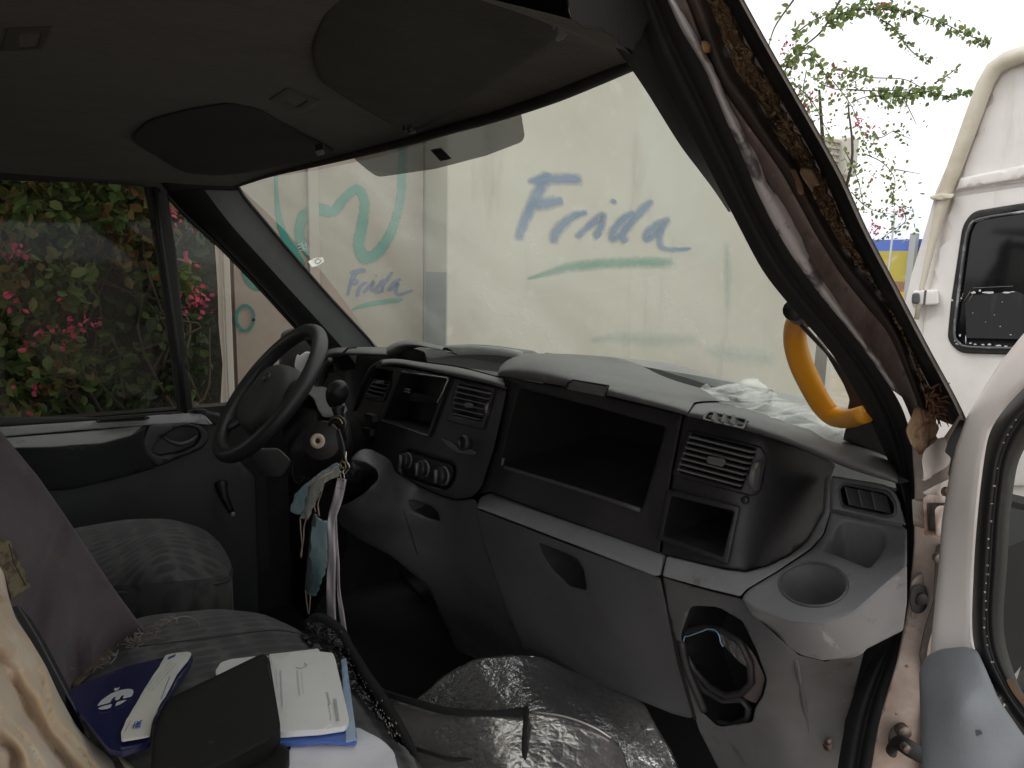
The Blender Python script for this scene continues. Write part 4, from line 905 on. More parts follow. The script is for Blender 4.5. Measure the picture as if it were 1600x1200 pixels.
# passenger facia
PY = RBF([(800, 600, .635), (930, 635, .635), (1060, 665, .632), (1030, 860, .60), (900, 815, .602), (775, 765, .602), (1200, 700, .635), (1120, 770, .612), (1300, 738, .74), (1290, 790, .735), (1262, 843, .70), (1200, 883, .635), (1165, 890, .605), (1235, 780, .672)])
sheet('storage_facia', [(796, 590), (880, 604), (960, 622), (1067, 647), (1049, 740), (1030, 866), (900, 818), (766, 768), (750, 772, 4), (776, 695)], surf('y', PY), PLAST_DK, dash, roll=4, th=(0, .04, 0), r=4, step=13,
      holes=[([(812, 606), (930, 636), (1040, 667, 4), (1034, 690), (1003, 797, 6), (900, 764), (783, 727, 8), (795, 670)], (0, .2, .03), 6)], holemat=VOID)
T('storage_edge', [P(x, y, 'y', PY(x, y)-.001) for x, y in [(787, 715), (785, 726), (792, 731), (900, 764), (1000, 797)]], .003, PLAST_MID, dash, seg=8, spline=3)
vp = sheet('vent_facia', [(1070, 648), (1180, 674), (1264, 704), (1306, 726), (1296, 750), (1290, 790), (1262, 843, 12), (1235, 865), (1200, 883), (1165, 893), (1130, 888), (1034, 866), (1052, 742)], surf('y', PY), PLAST_DK, dash, roll=4, th=(0, .04, 0), r=4, step=11,
      holes=[([(1079, 675), (1184, 699), (1162, 770), (1057, 741)], (0, .04, 0), 4), ([(1048, 773), (1148, 798), (1130, 873), (1034, 838)], (0, .12, .01), 4)], holemat=PLAST_BLK)
av = sheet('air_vent', [(1074, 672), (1190, 698), (1199, 715), (1188, 768), (1176, 776), (1050, 742)], surf('y', lambda x, y: PY(x, y)-.005), PLAST_DK, dash, roll=3, th=(0, .02, 0), r=5, step=9, holes=[([(1082, 677), (1181, 701), (1158, 765), (1060, 738)], (0, .04, 0), 4), ([(1184, 722), (1191, 721), (1184, 762), (1174, 762)], (0, .02, 0), 2)], holemat=VOID)
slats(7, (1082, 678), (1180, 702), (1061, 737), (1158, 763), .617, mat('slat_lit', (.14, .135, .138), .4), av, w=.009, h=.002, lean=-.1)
sheet('vent_tab', [(1103, 716), (1108, 712), (1133, 717), (1134, 724), (1129, 730), (1105, 724)], Y(.598), SLATM, av, roll=2, th=(0, .012, 0), r=3, step=6)
w_ = disc(P(1184, 742, 'y', .626)+np.array([-.002, 0, 0]), (1, .25, 0), .0165, .005)
join('vent_wheel', SLATM, av, [w_])
sheet('wheel_mark', [(1181, 723), (1186, 724), (1182, 733), (1178, 731)], Y(.600), mat('olive_mark', (.2, .19, .14), .6), av, roll=0, th=(0, .003, 0), r=1, step=4)
cbx = sheet('cubby_frame', [(1042, 764), (1157, 792), (1137, 882), (1026, 842)], surf('y', lambda x, y: PY(x, y)-.006), PLAST_DK, dash, roll=2.5, th=(0, .02, 0), r=5, step=9, holes=[([(1049, 775), (1147, 799), (1129, 870), (1036, 837)], (0, .11, .01), 4)], holemat=PLAST_BLK)
mk('cubby_divider', *bar(P(1082, 785, 'y', .66), P(1070, 850, 'y', .65), .005, .06, (0, 1, 0)), PLAST_DK, cbx, smooth=False)
sheet('cubby_floor', [(1036, 838), (1060, 838), (1128, 857), (1130, 871), (1080, 854)], Y([(1036, 838, .612), (1130, 871, .612), (1060, 838, .65), (1128, 857, .65)]), mat('dusty_brown_plastic', (.085, .07, .06), .6), cbx, roll=1, th=(0, .0, -.01), r=1, step=8)
join('blank_button', PLAST_DK, dash, [disc(P(1166, 781, 'y', PY(1166, 781)-.004), (.1, -1, .1), .004, .004)])

# glove box and shelf
GY = RBF([(750, 776, .60), (1041, 867, .60), (745, 790, .578), (1033, 898, .578), (900, 835, .585)])
sheet('glovebox_ledge', [(750, 777, 4), (766, 769, 5), (900, 819), (1041, 867, 3), (1033, 899, 4), (1022, 900, 5), (900, 852), (745, 793)], surf('y', GY), mat('ledge_grey', (.22, .22, .23), .5, var=[(7, (.17, .168, .17), .45, .72), (60, (.27, .265, .26), .62, .75)], bump=(800, .12)), dash, roll=8, th=(0, .04, 0), r=4, step=9)
GBM = mat('glovebox_plastic', (.082, .082, .088), .55, var=[(6, (.064, .062, .065), .4, .7), (80, (.125, .118, .11), .64, .76), (24, (.05, .047, .046), .62, .74), (60, (.17, .165, .16), .68, .73, (1, 1, .12))], bump=(800, .12))
gb = sheet('glovebox_door', [(744, 795, 3), (900, 855), (1032, 903, 3), (1044, 960), (1060, 1040), (1084, 1124, 10), (1050, 1115), (950, 1074), (840, 1036, 14), (815, 1010), (772, 900), (753, 840)], Y([(744, 795, .585), (1032, 903, .585), (900, 855, .582), (1084, 1124, .66), (840, 1036, .67), (950, 980, .60), (772, 900, .60)]), GBM, dash, roll=4, th=(0, .04, 0), r=4, step=13,
           holes=[([(841, 847), (870, 858), (902, 872, 6), (912, 888), (917, 922, 4), (890, 915), (862, 888, 10), (848, 865)], (0, .03, .012), 5)], holemat=PLAST_DK)
T('glovebox_seam', [P(x, y, 'y', .597) for x, y in [(1034, 902), (1046, 960), (1062, 1040), (1086, 1124)]], .002, VOID, dash, seg=6)
EY = RBF([(1035, 870, .588), (1170, 893, .588), (1200, 885, .598), (1262, 845, .64), (1293, 790, .675), (1293, 745, .69), (1417, 823, .65), (1400, 760, .67), (1417, 890, .57), (1330, 955, .535), (1270, 972, .52), (1160, 932, .565), (1300, 880, .60), (1340, 830, .655)])
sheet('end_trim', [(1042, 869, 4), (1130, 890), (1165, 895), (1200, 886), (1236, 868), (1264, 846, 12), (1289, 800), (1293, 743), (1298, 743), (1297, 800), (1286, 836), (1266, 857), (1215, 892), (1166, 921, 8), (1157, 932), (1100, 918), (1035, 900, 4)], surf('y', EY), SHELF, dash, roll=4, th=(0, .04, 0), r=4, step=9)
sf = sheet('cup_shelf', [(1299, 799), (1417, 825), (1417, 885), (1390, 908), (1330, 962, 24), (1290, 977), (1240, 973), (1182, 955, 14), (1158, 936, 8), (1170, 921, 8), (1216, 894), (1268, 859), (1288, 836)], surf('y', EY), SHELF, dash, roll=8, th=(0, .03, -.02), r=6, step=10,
           holes=[([(1271+52*math.cos(a), 913+33*math.sin(a)+.04*52*math.cos(a)) for a in np.linspace(0, 2*math.pi, 30, endpoint=False)], (0, .045, -.062), 0),
                  ([(1289, 861, 3), (1316, 816, 10), (1378, 828, 10), (1385, 845, 6), (1376, 868), (1358, 889, 6)], (0, .02, -.055), 4)])
cr_ = [P(1271+53*math.cos(a), 913+34*math.sin(a)+.04*53*math.cos(a), 'y', EY(1271+53*math.cos(a), 913+34*math.sin(a)+.04*53*math.cos(a))-.0005) for a in np.linspace(0, 2*math.pi, 40, endpoint=False)]
T('cup_rim', cr_, .0014, mat('rim_grey', (.13, .13, .14), .5), sf, seg=6, closed=True)
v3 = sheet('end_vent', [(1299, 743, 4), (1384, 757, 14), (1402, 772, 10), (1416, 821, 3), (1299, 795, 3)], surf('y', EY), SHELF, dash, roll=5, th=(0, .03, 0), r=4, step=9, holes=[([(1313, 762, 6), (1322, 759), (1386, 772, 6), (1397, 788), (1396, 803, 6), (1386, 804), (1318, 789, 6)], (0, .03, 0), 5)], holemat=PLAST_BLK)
join('vent_slat', mat('vent_divider', (.13, .13, .14), .5), v3, [bar(P(x, 762+(x-1322)*.2, 'y', .668), P(x+7, 789+(x-1322)*.2, 'y', .662), .0016, .02, (0, 1, 0)) for x in (1332, 1352, 1373)], smooth=False)
T('vent_rim', [P(x, y, 'y', EY(x, y)-.001) for x, y in fil([(1311, 762, 6), (1321, 756), (1388, 769, 6), (1399, 787), (1399, 806, 6), (1387, 808), (1315, 792, 6)], 6)], .0014, mat('rim_grey', (0, 0, 0)), v3, seg=6, closed=True)
SFY = RBF([(1157, 936, .566), (1182, 958, .55), (1240, 978, .525), (1290, 981, .52), (1330, 966, .533), (1417, 892, .572), (1412, 985, .585), (1350, 1015, .555), (1290, 1030, .54), (1245, 1022, .545), (1195, 990, .57)])
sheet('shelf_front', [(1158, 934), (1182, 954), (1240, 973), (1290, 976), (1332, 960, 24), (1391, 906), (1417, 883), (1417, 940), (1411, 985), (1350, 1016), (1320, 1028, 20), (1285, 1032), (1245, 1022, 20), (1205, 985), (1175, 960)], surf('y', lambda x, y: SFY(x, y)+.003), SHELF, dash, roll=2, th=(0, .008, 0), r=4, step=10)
KY = RBF([(1035, 905, .592), (1157, 938, .575), (1245, 1022, .562), (1350, 1015, .63), (1260, 1040, .60), (1312, 1200, .66), (1130, 1200, .64), (1060, 1020, .60), (1200, 1080, .595), (1230, 1180, .625), (1100, 940, .585), (1330, 1090, .66)])
KICK = mat('kick_panel_plastic', (.13, .131, .136), .55, var=[(7, (.1, .096, .094), .42, .7), (60, (.18, .17, .155), .62, .76), (20, (.07, .063, .057), .6, .74), (60, (.22, .21, .2), .68, .73, (1, 1, .12))], bump=(800, .12))
kp = sheet('kick_panel', [(1036, 902, 3), (1100, 921), (1157, 935), (1180, 962), (1210, 990), (1248, 1024), (1290, 1034), (1352, 1010), (1333, 1087), (1320, 1127), (1310, 1215), (1130, 1215), (1092, 1140), (1086, 1120), (1064, 1040), (1046, 960)], surf('y', KY), KICK, dash, roll=3, th=(0, .04, 0), r=3, step=12,
           holes=[([(1080, 946, 8), (1122, 948, 10), (1160, 970), (1182, 1015), (1199, 1062, 8), (1192, 1088), (1180, 1106), (1176, 1128, 6), (1122, 1136, 10), (1094, 1110), (1068, 1040), (1064, 990)], (0, .07, -.01), 6)], holemat=PLAST_BLK)
def yb(x, y, o=0.0): return P(x, y, 'y', KY(x, y)+o)
T('bin_rim', [yb(x, y, .012) for x, y in [(1067, 990), (1080, 984), (1104, 979), (1130, 986), (1158, 1005), (1172, 1035), (1174, 1066), (1160, 1082), (1136, 1087), (1110, 1074), (1086, 1048), (1070, 1018)]], .0038, PLAST_DK, dash, closed=True, seg=8)
T('bin_rim', [yb(x, y, .012) for x, y in [(1078, 1040), (1100, 1078), (1130, 1094), (1158, 1093), (1170, 1106), (1168, 1124), (1145, 1133), (1115, 1127), (1096, 1106), (1082, 1070)]], .0038, PLAST_DK, dash, closed=True, seg=8)
T('bin_rim', [yb(x, y, .004) for x, y in [(1065, 1000), (1072, 1040), (1090, 1085), (1100, 1110)]], .005, PLAST_DK, dash, seg=8, spline=3)
sheet('foil_lining', [(1121, 986), (1135, 990), (1152, 1003), (1164, 1024), (1169, 1044), (1155, 1034), (1138, 1016), (1126, 1004)], surf('y', lambda x, y: KY(x, y)+.02), mat('crumpled_foil', (.55, .53, .52), .3, .9, bump=(120, 1, 'noise', .004)), dash, roll=2, th=(0, .005, 0), r=3, step=6)
sheet('bin_wall', [(1163, 1003), (1180, 1025), (1196, 1060, 5), (1190, 1086), (1182, 1100), (1158, 1090), (1176, 1068), (1176, 1036)], surf('y', lambda x, y: KY(x, y)+.018), mat('mauve_plastic', (.14, .115, .11), .6), dash, roll=3, th=(0, .02, 0), r=4, step=8)
T('blue_cable', [yb(x, y, .004) for x, y in [(1068, 1022), (1067, 1008), (1070, 995), (1075, 994), (1084, 991), (1098, 986), (1106, 983), (1118, 985), (1124, 994), (1126, 1004), (1130, 1010)]], .0007, mat('pale_blue_thread', (.25, .42, .6), .5), dash, seg=5, spline=3)
join('kick_screw', METAL_D, dash, [disc(P(1295, 1158, 'y', .64), (.3, -1, .2), .0032, .003), disc(P(1294, 1166, 'y', .645), (.3, -1, .2), .0045, .002)])
T('kick_crease', [yb(x, y, .001) for x, y in [(1243, 1030), (1250, 1070), (1258, 1120), (1268, 1215)]], .003, KICK, dash, seg=8, flat=((0, 1, 0), .25))

# centre console
CY = RBF([(575, 703, .50), (617, 735, .555), (742, 780, .585), (838, 1038, .69), (700, 1010, .71), (528, 812, .47), (595, 742, .49), (640, 900, .58), (560, 790, .465), (690, 830, .60), (660, 780, .575), (770, 900, .62)])
CONM = mat('console_plastic', (.078, .078, .081), .5, var=(7, (.045, .044, .045), .45, .7), bump=(800, .12))
cons = sheet('centre_console', [(552, 712, 5), (563, 702, 6), (578, 701, 8), (610, 718, 14), (618, 739, 8), (655, 759), (690, 776), (714, 782), (742, 779), (750, 800), (768, 880), (800, 960), (842, 1042), (760, 1036), (712, 1016), (700, 985), (668, 915), (610, 868), (560, 842), (528, 818, 8), (528, 792), (545, 786), (570, 770), (592, 748, 8), (590, 734, 8), (570, 722), (548, 720)], surf('y', CY), CONM, van, roll=6, th=(0, .08, 0), r=6, step=11,
             holes=[([(640, 781), (672, 789), (684, 800), (688, 814, 4), (668, 808), (645, 796)], (0, .03, .01), 4)], holemat=PLAST_BLK)
T('console_seam', [P(x, y, 'y', CY(x, y)-.001) for x, y in [(622, 745), (632, 800), (650, 860), (676, 930), (704, 1000)]], .0007, PLAST_BLK, cons, seg=6)
gbt = T('gear_boot', [P(x, y, 'y', v) for x, y, v in [(556, 768, .60), (556, 752, .56), (552, 738, .53), (545, 722, .52)]], [.055, .048, .03, .012], mat('boot_leather', (.02, .018, .018), .5, bump=(60, 1, 'noise', .01)), cons, spline=4, seg=16)
sheet('boot_well', [(528, 725), (560, 710), (600, 730), (598, 760), (560, 795), (525, 800)], Y(.66), VOID, cons, roll=0)
gl_ = T('gear_lever', [P(x, y, 'y', v) for x, y, v in [(545, 725, .52), (536, 690, .51), (530, 655, .50), (528, 635, .50)]], [.012, .008, .009, .014], PLAST_BLK, cons, spline=4)
T('gear_knob', [P(x, y, 'y', .50) for x, y in [(523, 634), (524, 624), (527, 614), (531, 606), (534, 602)]], [.012, .019, .022, .018, .006], PLAST_BLK, gl_, spline=5, seg=14)

# steering wheel and column
wc = P(421, 611, 'x', -.45); wn = np.array([0, -.78, .62]); wn /= np.linalg.norm(wn); wb = np.array([0, .62, .78]); wb /= np.linalg.norm(wb); wa = np.array([1., 0, 0])
WHEELM = mat('wheel_plastic', (.03, .03, .031), .45, var=(10, (.045, .045, .045), .5, .7), bump=(700, .15))
wp = lambda a_, b_, c_=0.0: wc+wa*a_+wb*b_+wn*c_
sw = T('steering_wheel', [wp(.166*math.sin(t), .166*math.cos(t)) for t in np.linspace(0, 2*math.pi, 60, endpoint=False)], .0175, WHEELM, van, closed=True, seg=14)
wsf = lambda off: (lambda x, y: (lambda d: C+d*(((wc+wn*off-C)@wn)/(d@wn)))(ray(x, y)))
hubp = [(410, 583), (425, 580), (447, 582), (464, 595, 6), (459, 602), (432, 622), (400, 651), (389, 660, 6), (376, 657, 5), (371, 648), (374, 630), (389, 604)]
rows = []
for s_, off in ((1.12, -.035), (1.12, -.02), (1.03, .004), (.9, .014), (.6, .02), (.25, .022), (.02, .0225)):
    q = []
    for a_ in np.linspace(0, 2*math.pi, 32, endpoint=False):
        rx = .085*abs(math.cos(a_))**.8*np.sign(math.cos(a_)); ry = .062*abs(math.sin(a_))**.8*np.sign(math.sin(a_))
        q.append(wp(rx*s_*1.12-.012, ry*s_*1.3-.014, off))
    rows.append(q)
hub = loft('wheel_hub', rows, mat('hub_plastic', (.055, .054, .05), .6, bump=(700, .2)), sw, closed=True, split=0)
hub.modifiers.new('s', 'SUBSURF').render_levels = 1
spk = []
for a0, b0, a1, b1, wd in ((-.07, .02, -.165, .035, .05), (.07, .02, .165, .035, .05), (-.05, -.04, -.105, -.13, .04), (.05, -.04, .105, -.13, .04)):
    spk.append(tube('', [wp(a0, b0, -.012), wp((a0+a1)/2, (b0+b1)/2, -.012), wp(a1, b1, 0)], [wd*.62, wd*.5, wd*.45], None, seg=10, flat=(wn, .35)))
for t_ in spk: mk('wheel_spoke', t_[0], t_[1], WHEELM, sw)
EM = mat('emblem_grey', (.11, .11, .11), .35, .4)
ec = wp(-.008, .022, .0225)
em = join('emblem', EM, hub, [tube('', [ec+wa*.017*math.cos(t)+wb*.011*math.sin(t) for t in np.linspace(0, 2*math.pi, 28, endpoint=False)], .0016, None, seg=6, closed=True),
     tube('', [ec+wa*.009*math.cos(t)+wb*.0055*math.sin(t) for t in np.linspace(0, 5, 14)], .0012, None, seg=5), tube('', [ec+wa*(-.009+.018*t)+wb*.004*math.sin(9*t) for t in np.linspace(0, 1, 14)], .001, None, seg=5)])
# column: shrouds run from behind the hub into the dash
cd = np.array([.02, .80, -.60]); cd /= np.linalg.norm(cd)
c1 = wc-wn*.02
col = T('steering_column', [wc-wn*.03, wc-wn*.08, wc-wn*.16+np.array([.02, 0, 0]), wc-wn*.26+np.array([.03, 0, -.01])], [.038, .045, .055, .06], VOID, van, spline=4, seg=20)
sheet('upper_shroud', [(478, 612), (488, 604), (507, 604), (520, 612), (536, 624), (544, 642), (530, 652), (505, 652), (497, 640), (490, 622)], Y([(478, 612, .50), (507, 604, .57), (544, 642, .54), (500, 642, .48)]), PLAST_MID, col, roll=4, th=(0, .03, -.01), r=5, step=8)
sheet('lower_shroud', [(436, 655), (470, 635), (500, 640), (540, 640), (548, 665), (552, 700), (545, 725), (515, 748), (492, 752), (468, 738), (450, 705)], Y([(440, 655, .47), (540, 645, .56), (500, 750, .47), (495, 690, .44), (550, 710, .52)]), PLAST_BLK, col, roll=10, th=(0, .09, 0), r=10, step=10)
ic = P(497, 689, 'y', .425)
lk = join('ignition_lock', mat('lock_dark', (.02, .018, .018), .5), col, [disc(ic+np.array([0, .008, 0]), (.75, -.6, .2), .036, .006)])
join('lock_ring', mat('cream_ring', (.62, .5, .4), .5), lk, [disc(ic, (.75, -.6, .2), .0135, .003, r2=.005)])
join('lock_barrel', METAL_D, lk, [disc(ic, (.75, -.6, .2), .0052, .001)])
sheet('knee_panel', [(375, 712), (384, 701), (435, 700), (452, 716, 6), (455, 724), (440, 745), (400, 745), (385, 727)], Y([(375, 712, .50), (455, 720, .55), (400, 745, .53)]), SHELF, dash, roll=6, th=(0, .1, 0), r=6, step=9)  # outline and pale grey stand in for a patch of window light
sheet('lower_dash_panel', [(350, 740), (400, 742), (460, 742), (540, 760), (545, 850), (480, 980), (400, 980), (380, 860)], Y(.62), PLAST_BLK, dash, roll=3, th=(0, .03, 0), r=8)
T('loose_wire', [P(x, y, 'y', .46) for x, y in [(459, 720), (457, 735), (460, 750), (468, 754), (478, 742)]], .0012, PLAST_MID, dash, seg=6, spline=4)
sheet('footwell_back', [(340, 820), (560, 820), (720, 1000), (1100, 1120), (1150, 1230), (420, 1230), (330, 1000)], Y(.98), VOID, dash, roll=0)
# seats
def seat(name, top, zt, dz, seams=None):
    t = sheet(name, top, surf('z', zt), SEATF, van, roll=34, rm=.035, th=(0, 0, -.16), r=20, step=12)
    return t
ds = seat('driver_seat', [(60, 845), (115, 825), (200, 811), (265, 810), (320, 826), (348, 852), (363, 885, 12), (362, 908, 8), (300, 915), (180, 924), (60, 940)], [(60, 845, 1.075), (200, 811, 1.085), (363, 890, 1.04), (180, 924, 1.05), (250, 860, 1.105)], .16)
q = [P(x, y, 'z', z) for x, y, z in [(60, 935, 1.045), (180, 926, 1.04), (280, 918, 1.035), (352, 908, 1.03), (363, 890, 1.035)]]
T('seat_piping', q, .003, mat('piping', (.08, .08, .083), .7), ds, spline=4, seg=6)
sheet('seat_side', [(40, 940), (180, 927), (280, 919), (350, 910), (361, 893), (358, 925), (350, 960), (345, 985), (230, 990), (40, 1000)], surf('d', [(40, 940, 1.36), (360, 895, 1.505), (350, 980, 1.51), (40, 1000, 1.365), (200, 950, 1.43)]), SEATS, ds, roll=3, th=(0, .03, 0), r=4)
bk = bevel(mk('driver_seat_back', *bar((-.46, -.22, 1.02), (-.46, -.42, 1.72), .46, .12, (0, 1, .2)), SEATS, van), .04, 4)
pseat = seat('passenger_seat', [(120, 1060), (180, 975), (240, 960), (340, 951), (410, 958), (470, 985), (520, 1030), (560, 1075), (600, 1120), (640, 1170), (665, 1230), (100, 1260)], [(200, 970, 1.09), (340, 951, 1.085), (520, 1030, 1.07), (655, 1190, 1.05), (350, 1080, 1.10), (450, 1190, 1.10), (120, 1200, 1.10)], .16)
for pts in ([(200, 1012), (300, 1000), (420, 985), (470, 990)], [(420, 1030), (500, 1010)]):
    T('seat_seam', [P(x, y, 'z', 1.094) for x, y in pts], .0012, SEATS, pseat, spline=4, seg=5)
bevel(mk('passenger_seat_back', *bar((.32, -.30, 1.0), (.32, -.48, 1.7), .95, .12, (0, 1, .2)), SEATS, van), .04, 4)
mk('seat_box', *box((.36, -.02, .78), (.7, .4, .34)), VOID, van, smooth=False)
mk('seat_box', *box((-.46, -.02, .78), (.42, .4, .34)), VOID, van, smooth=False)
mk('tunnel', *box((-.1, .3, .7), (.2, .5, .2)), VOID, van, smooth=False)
#SECTION
# ---------------------------------------------------------------- passenger door pillar
C0 = [(985, -60), (1000, 30), (1035, 125), (1075, 200), (1112, 272), (1150, 345), (1190, 420), (1228, 470), (1262, 508), (1300, 553), (1330, 600), (1352, 640), (1372, 685), (1392, 730), (1404, 780), (1414, 860), (1416, 940), (1410, 990), (1350, 1017), (1333, 1087), (1320, 1127), (1308, 1215)]
C0 = [(985, -60), (1000, 30), (1035, 125), (1075, 200), (1112, 272), (1150, 345), (1190, 420), (1228, 470), (1262, 508), (1300, 553), (1330, 600), (1352, 640), (1372, 685), (1392, 730), (1404, 780), (1414, 860), (1414, 930), (1400, 985), (1362, 1030), (1335, 1087), (1320, 1135), (1306, 1215)]
C1 = [(1012, -60), (1042, 0), (1066, 50), (1100, 107), (1135, 190), (1155, 232), (1175, 282), (1200, 336), (1237, 400), (1286, 467), (1324, 512), (1361, 561), (1395, 610), (1414, 647), (1424, 690), (1429, 760), (1428, 850), (1420, 940), (1402, 1030), (1385, 1087), (1372, 1133), (1360, 1215)]
C2 = [(1022, -60), (1052, 0), (1077, 37), (1115, 107), (1145, 175), (1185, 250), (1200, 284), (1237, 344), (1275, 419), (1320, 490), (1372, 560), (1408, 618), (1428, 665)]
C3 = [(1040, -60), (1072, 0), (1095, 60), (1125, 130), (1165, 190), (1222, 272), (1294, 400), (1350, 475), (1387, 520), (1417, 587), (1436, 640), (1443, 668)]
C4 = [(1075, -60), (1105, 0), (1125, 50), (1150, 110), (1185, 160), (1215, 215), (1247, 257), (1264, 295), (1297, 355), (1327, 400), (1350, 425), (1385, 470), (1410, 520), (1440, 602), (1455, 650)]
C5 = [(1100, -60), (1131, 0), (1170, 71), (1229, 172), (1260, 225), (1291, 285), (1324, 360), (1368, 445), (1412, 525), (1450, 598), (1474, 645), (1480, 662)]
C7 = [(1131, -60), (1163, 0), (1202, 71), (1262, 176), (1292, 229), (1322, 285), (1356, 360), (1403, 450), (1450, 540), (1487, 608), (1508, 650), (1514, 668)]
C6 = [(x-8, y) for x, y in C7]
def band(name, curves, m, parent=None, N=60, wob=0, ws=20, sub=0, split=0, th=0):
    """curves: list of (pixel curve, x plane)"""
    cs = [cur(c, N) for c, _ in curves]; rows = []
    for j, (c, v) in enumerate(zip(cs, [v for _, v in curves])):
        r_ = []
        for i, q in enumerate(c):
            vv = v[0]+(v[1]-v[0])*i/(N-1) if isinstance(v, tuple) else v
            p = P(q[0], q[1], 'x', vv)
            if wob: p = p+np.array([wob*nz3(p, ws)+wob*.6*nz3(p, ws*2.7), 0, 0])
            r_.append(p)
        rows.append(r_)
    o = loft(name, rows, m, parent or van, split=split, th=th)
    if sub: s = o.modifiers.new('s', 'SUBSURF'); s.levels = s.render_levels = sub
    return o
def mixc(a, b, t, N=60):
    a, b = cur(a, N), cur(b, N); return [tuple(a[i]+(b[i]-a[i])*t) for i in range(0, N, 3)]+[tuple(a[-1]+(b[-1]-a[-1])*t)]
c01 = mixc(C0, C1, .3); c02 = mixc(C0, C1, .7)
band('door_opening_seal', [(C0, .83), (c01, .850), (mixc(C0, C1, .5), .852), (mixc(C0, C1, .6), .848), (c02, .862), (C1, .868)], mat('pillar_rubber', (.016, .016, .017), .8, var=(20, (.028, .025, .022), .52, .7), spec=.3), sub=1)
wsl = band('scuffed_seal_lip', [([(x-1, y) for x, y in C1[:13]], .866), (mixc(C1[:13], C2[:12], .5), .877), (C2[:12], .872)], LITGREY, N=120, sub=1, wob=.0014, ws=80)
band('pillar_channel', [(C2, .872), (mixc(C2, C3, .2), .868), (mixc(C2, C3, .8), .868), (C3, .87)], MAUVE, sub=1)
band('wiring_trunk', [(C3, .868), (mixc(C3, C4, .2), .874), (mixc(C3, C4, .45), .881), (mixc(C3, C4, .7), .877), (mixc(C3, C4, .85), .872), (C4, .872)], mat('grimy_rubber', (.05, .038, .034), .7, var=[(12, (.12, .075, .05), .5, .68), (40, (.03, .028, .03), .55, .7)], bump=(90, .5)), sub=1, wob=.0015, ws=14)
band('rusted_foam', [(C4, .871), (mixc(C4, C5, .25), .880), (mixc(C4, C5, .5), .872), (mixc(C4, C5, .75), .884), (C5, .876)], RUST, N=300, wob=.004, ws=70, sub=1)
band('outer_seal', [(C5, .875), (mixc(C5, C6, .2), .890), (mixc(C5, C6, .6), .893), (C6, .90)], RUBBER, sub=1)
band('pillar_outer_edge', [(C6, .905), (mixc(C6, C7, .5), .908), (C7, .905)], mat('edge_paint', (.72, .7, .68), .4, var=(20, (.5, .46, .43), .5, .7)), N=60)
band('pillar_outer_skin', [(C7, .90), (C7, .955)], WHITE_P)
band('pillar_inner_metal', [(C0[:12], .825), (C1[:13], .845), (C3[:11], .85), (C5[:12], .855), ([(x-3, y) for x, y in C6[:11]], .86)], mat('dark_brown_metal', (.05, .035, .03), .8, var=(30, (.02, .014, .012), .5, .65)))
# torn foam chips
rnd = random.Random(5); ch = []
a4 = cur(C4, 200); a5 = cur(C5, 200)
for i in range(380):
    k = rnd.randrange(8, 198); t = rnd.betavariate(1.6, 1.6); q = a4[k]+(a5[k]-a4[k])*t
    if k > 150 and rnd.random() < .5: q = a4[k]+(a5[k]-a4[k])*rnd.random()
    p = P(q[0], q[1], 'x', .880+rnd.uniform(0, .006)); s = rnd.uniform(.0006, .0019)
    R_ = np.array(Matrix.Rotation(rnd.uniform(0, 6), 3, Vector((rnd.random(), rnd.random(), rnd.random()+.1)).normalized()))
    ch.append(box(p, (s*rnd.uniform(.5, 2.2), s, s*rnd.uniform(.2, .6)), R_))
join('foam_crumb', mat('foam_crumbs', (.2, .14, .075), .95, var=(200, (.05, .03, .018), .45, .55)), van, ch, smooth=False)['kind'] = 'stuff'
def lump(name, pts, x0, amp, m, r=4, step=5, ws=60, parent=None):
    return sheet(name, pts, surf('x', x0), m, parent or van, roll=4, th=(-.012, 0, 0), r=r, step=step, wob=lambda p: np.array([amp*nz3(p, ws), amp*.3*nz3(p+7, ws), amp*.3*nz3(p+3, ws)]), rm=.004)
lump('torn_tape', [(1249, 268), (1258, 261), (1276, 262), (1286, 282), (1290, 291), (1276, 290), (1270, 302), (1259, 288), (1252, 278)], .893, .006, TAN)
lump('torn_tape', [(1234, 263), (1248, 264), (1258, 286), (1254, 304), (1244, 303), (1240, 285)], .890, .005, TAN)
lump('torn_tape', [(1098, 62), (1106, 63), (1112, 70), (1111, 82), (1102, 83), (1098, 74)], .882, .004, mat('orange_brown_tape', (.3, .16, .09), .6))
lump('torn_tape', [(1417, 642), (1436, 634), (1455, 650), (1467, 668), (1462, 688), (1440, 705), (1428, 711), (1422, 690), (1420, 664)], .893, .008, TAN, step=6)
tf = []
for i in range(60):
    p = P(1462+rnd.gauss(0, 9), 632+rnd.gauss(0, 14), 'x', .895); d = np.array([rnd.uniform(0, 1), rnd.gauss(0, 1), rnd.gauss(0, 1)]); d /= np.linalg.norm(d)
    tf.append(tube('', [p, p+d*.006, p+d*.010+np.array([0, 0, -.002])], [.0012, .0009, .0003], None, seg=4))
join('rust_tuft', mat('rust_fibre', (.16, .08, .05), .95), van, tf)['kind'] = 'stuff'
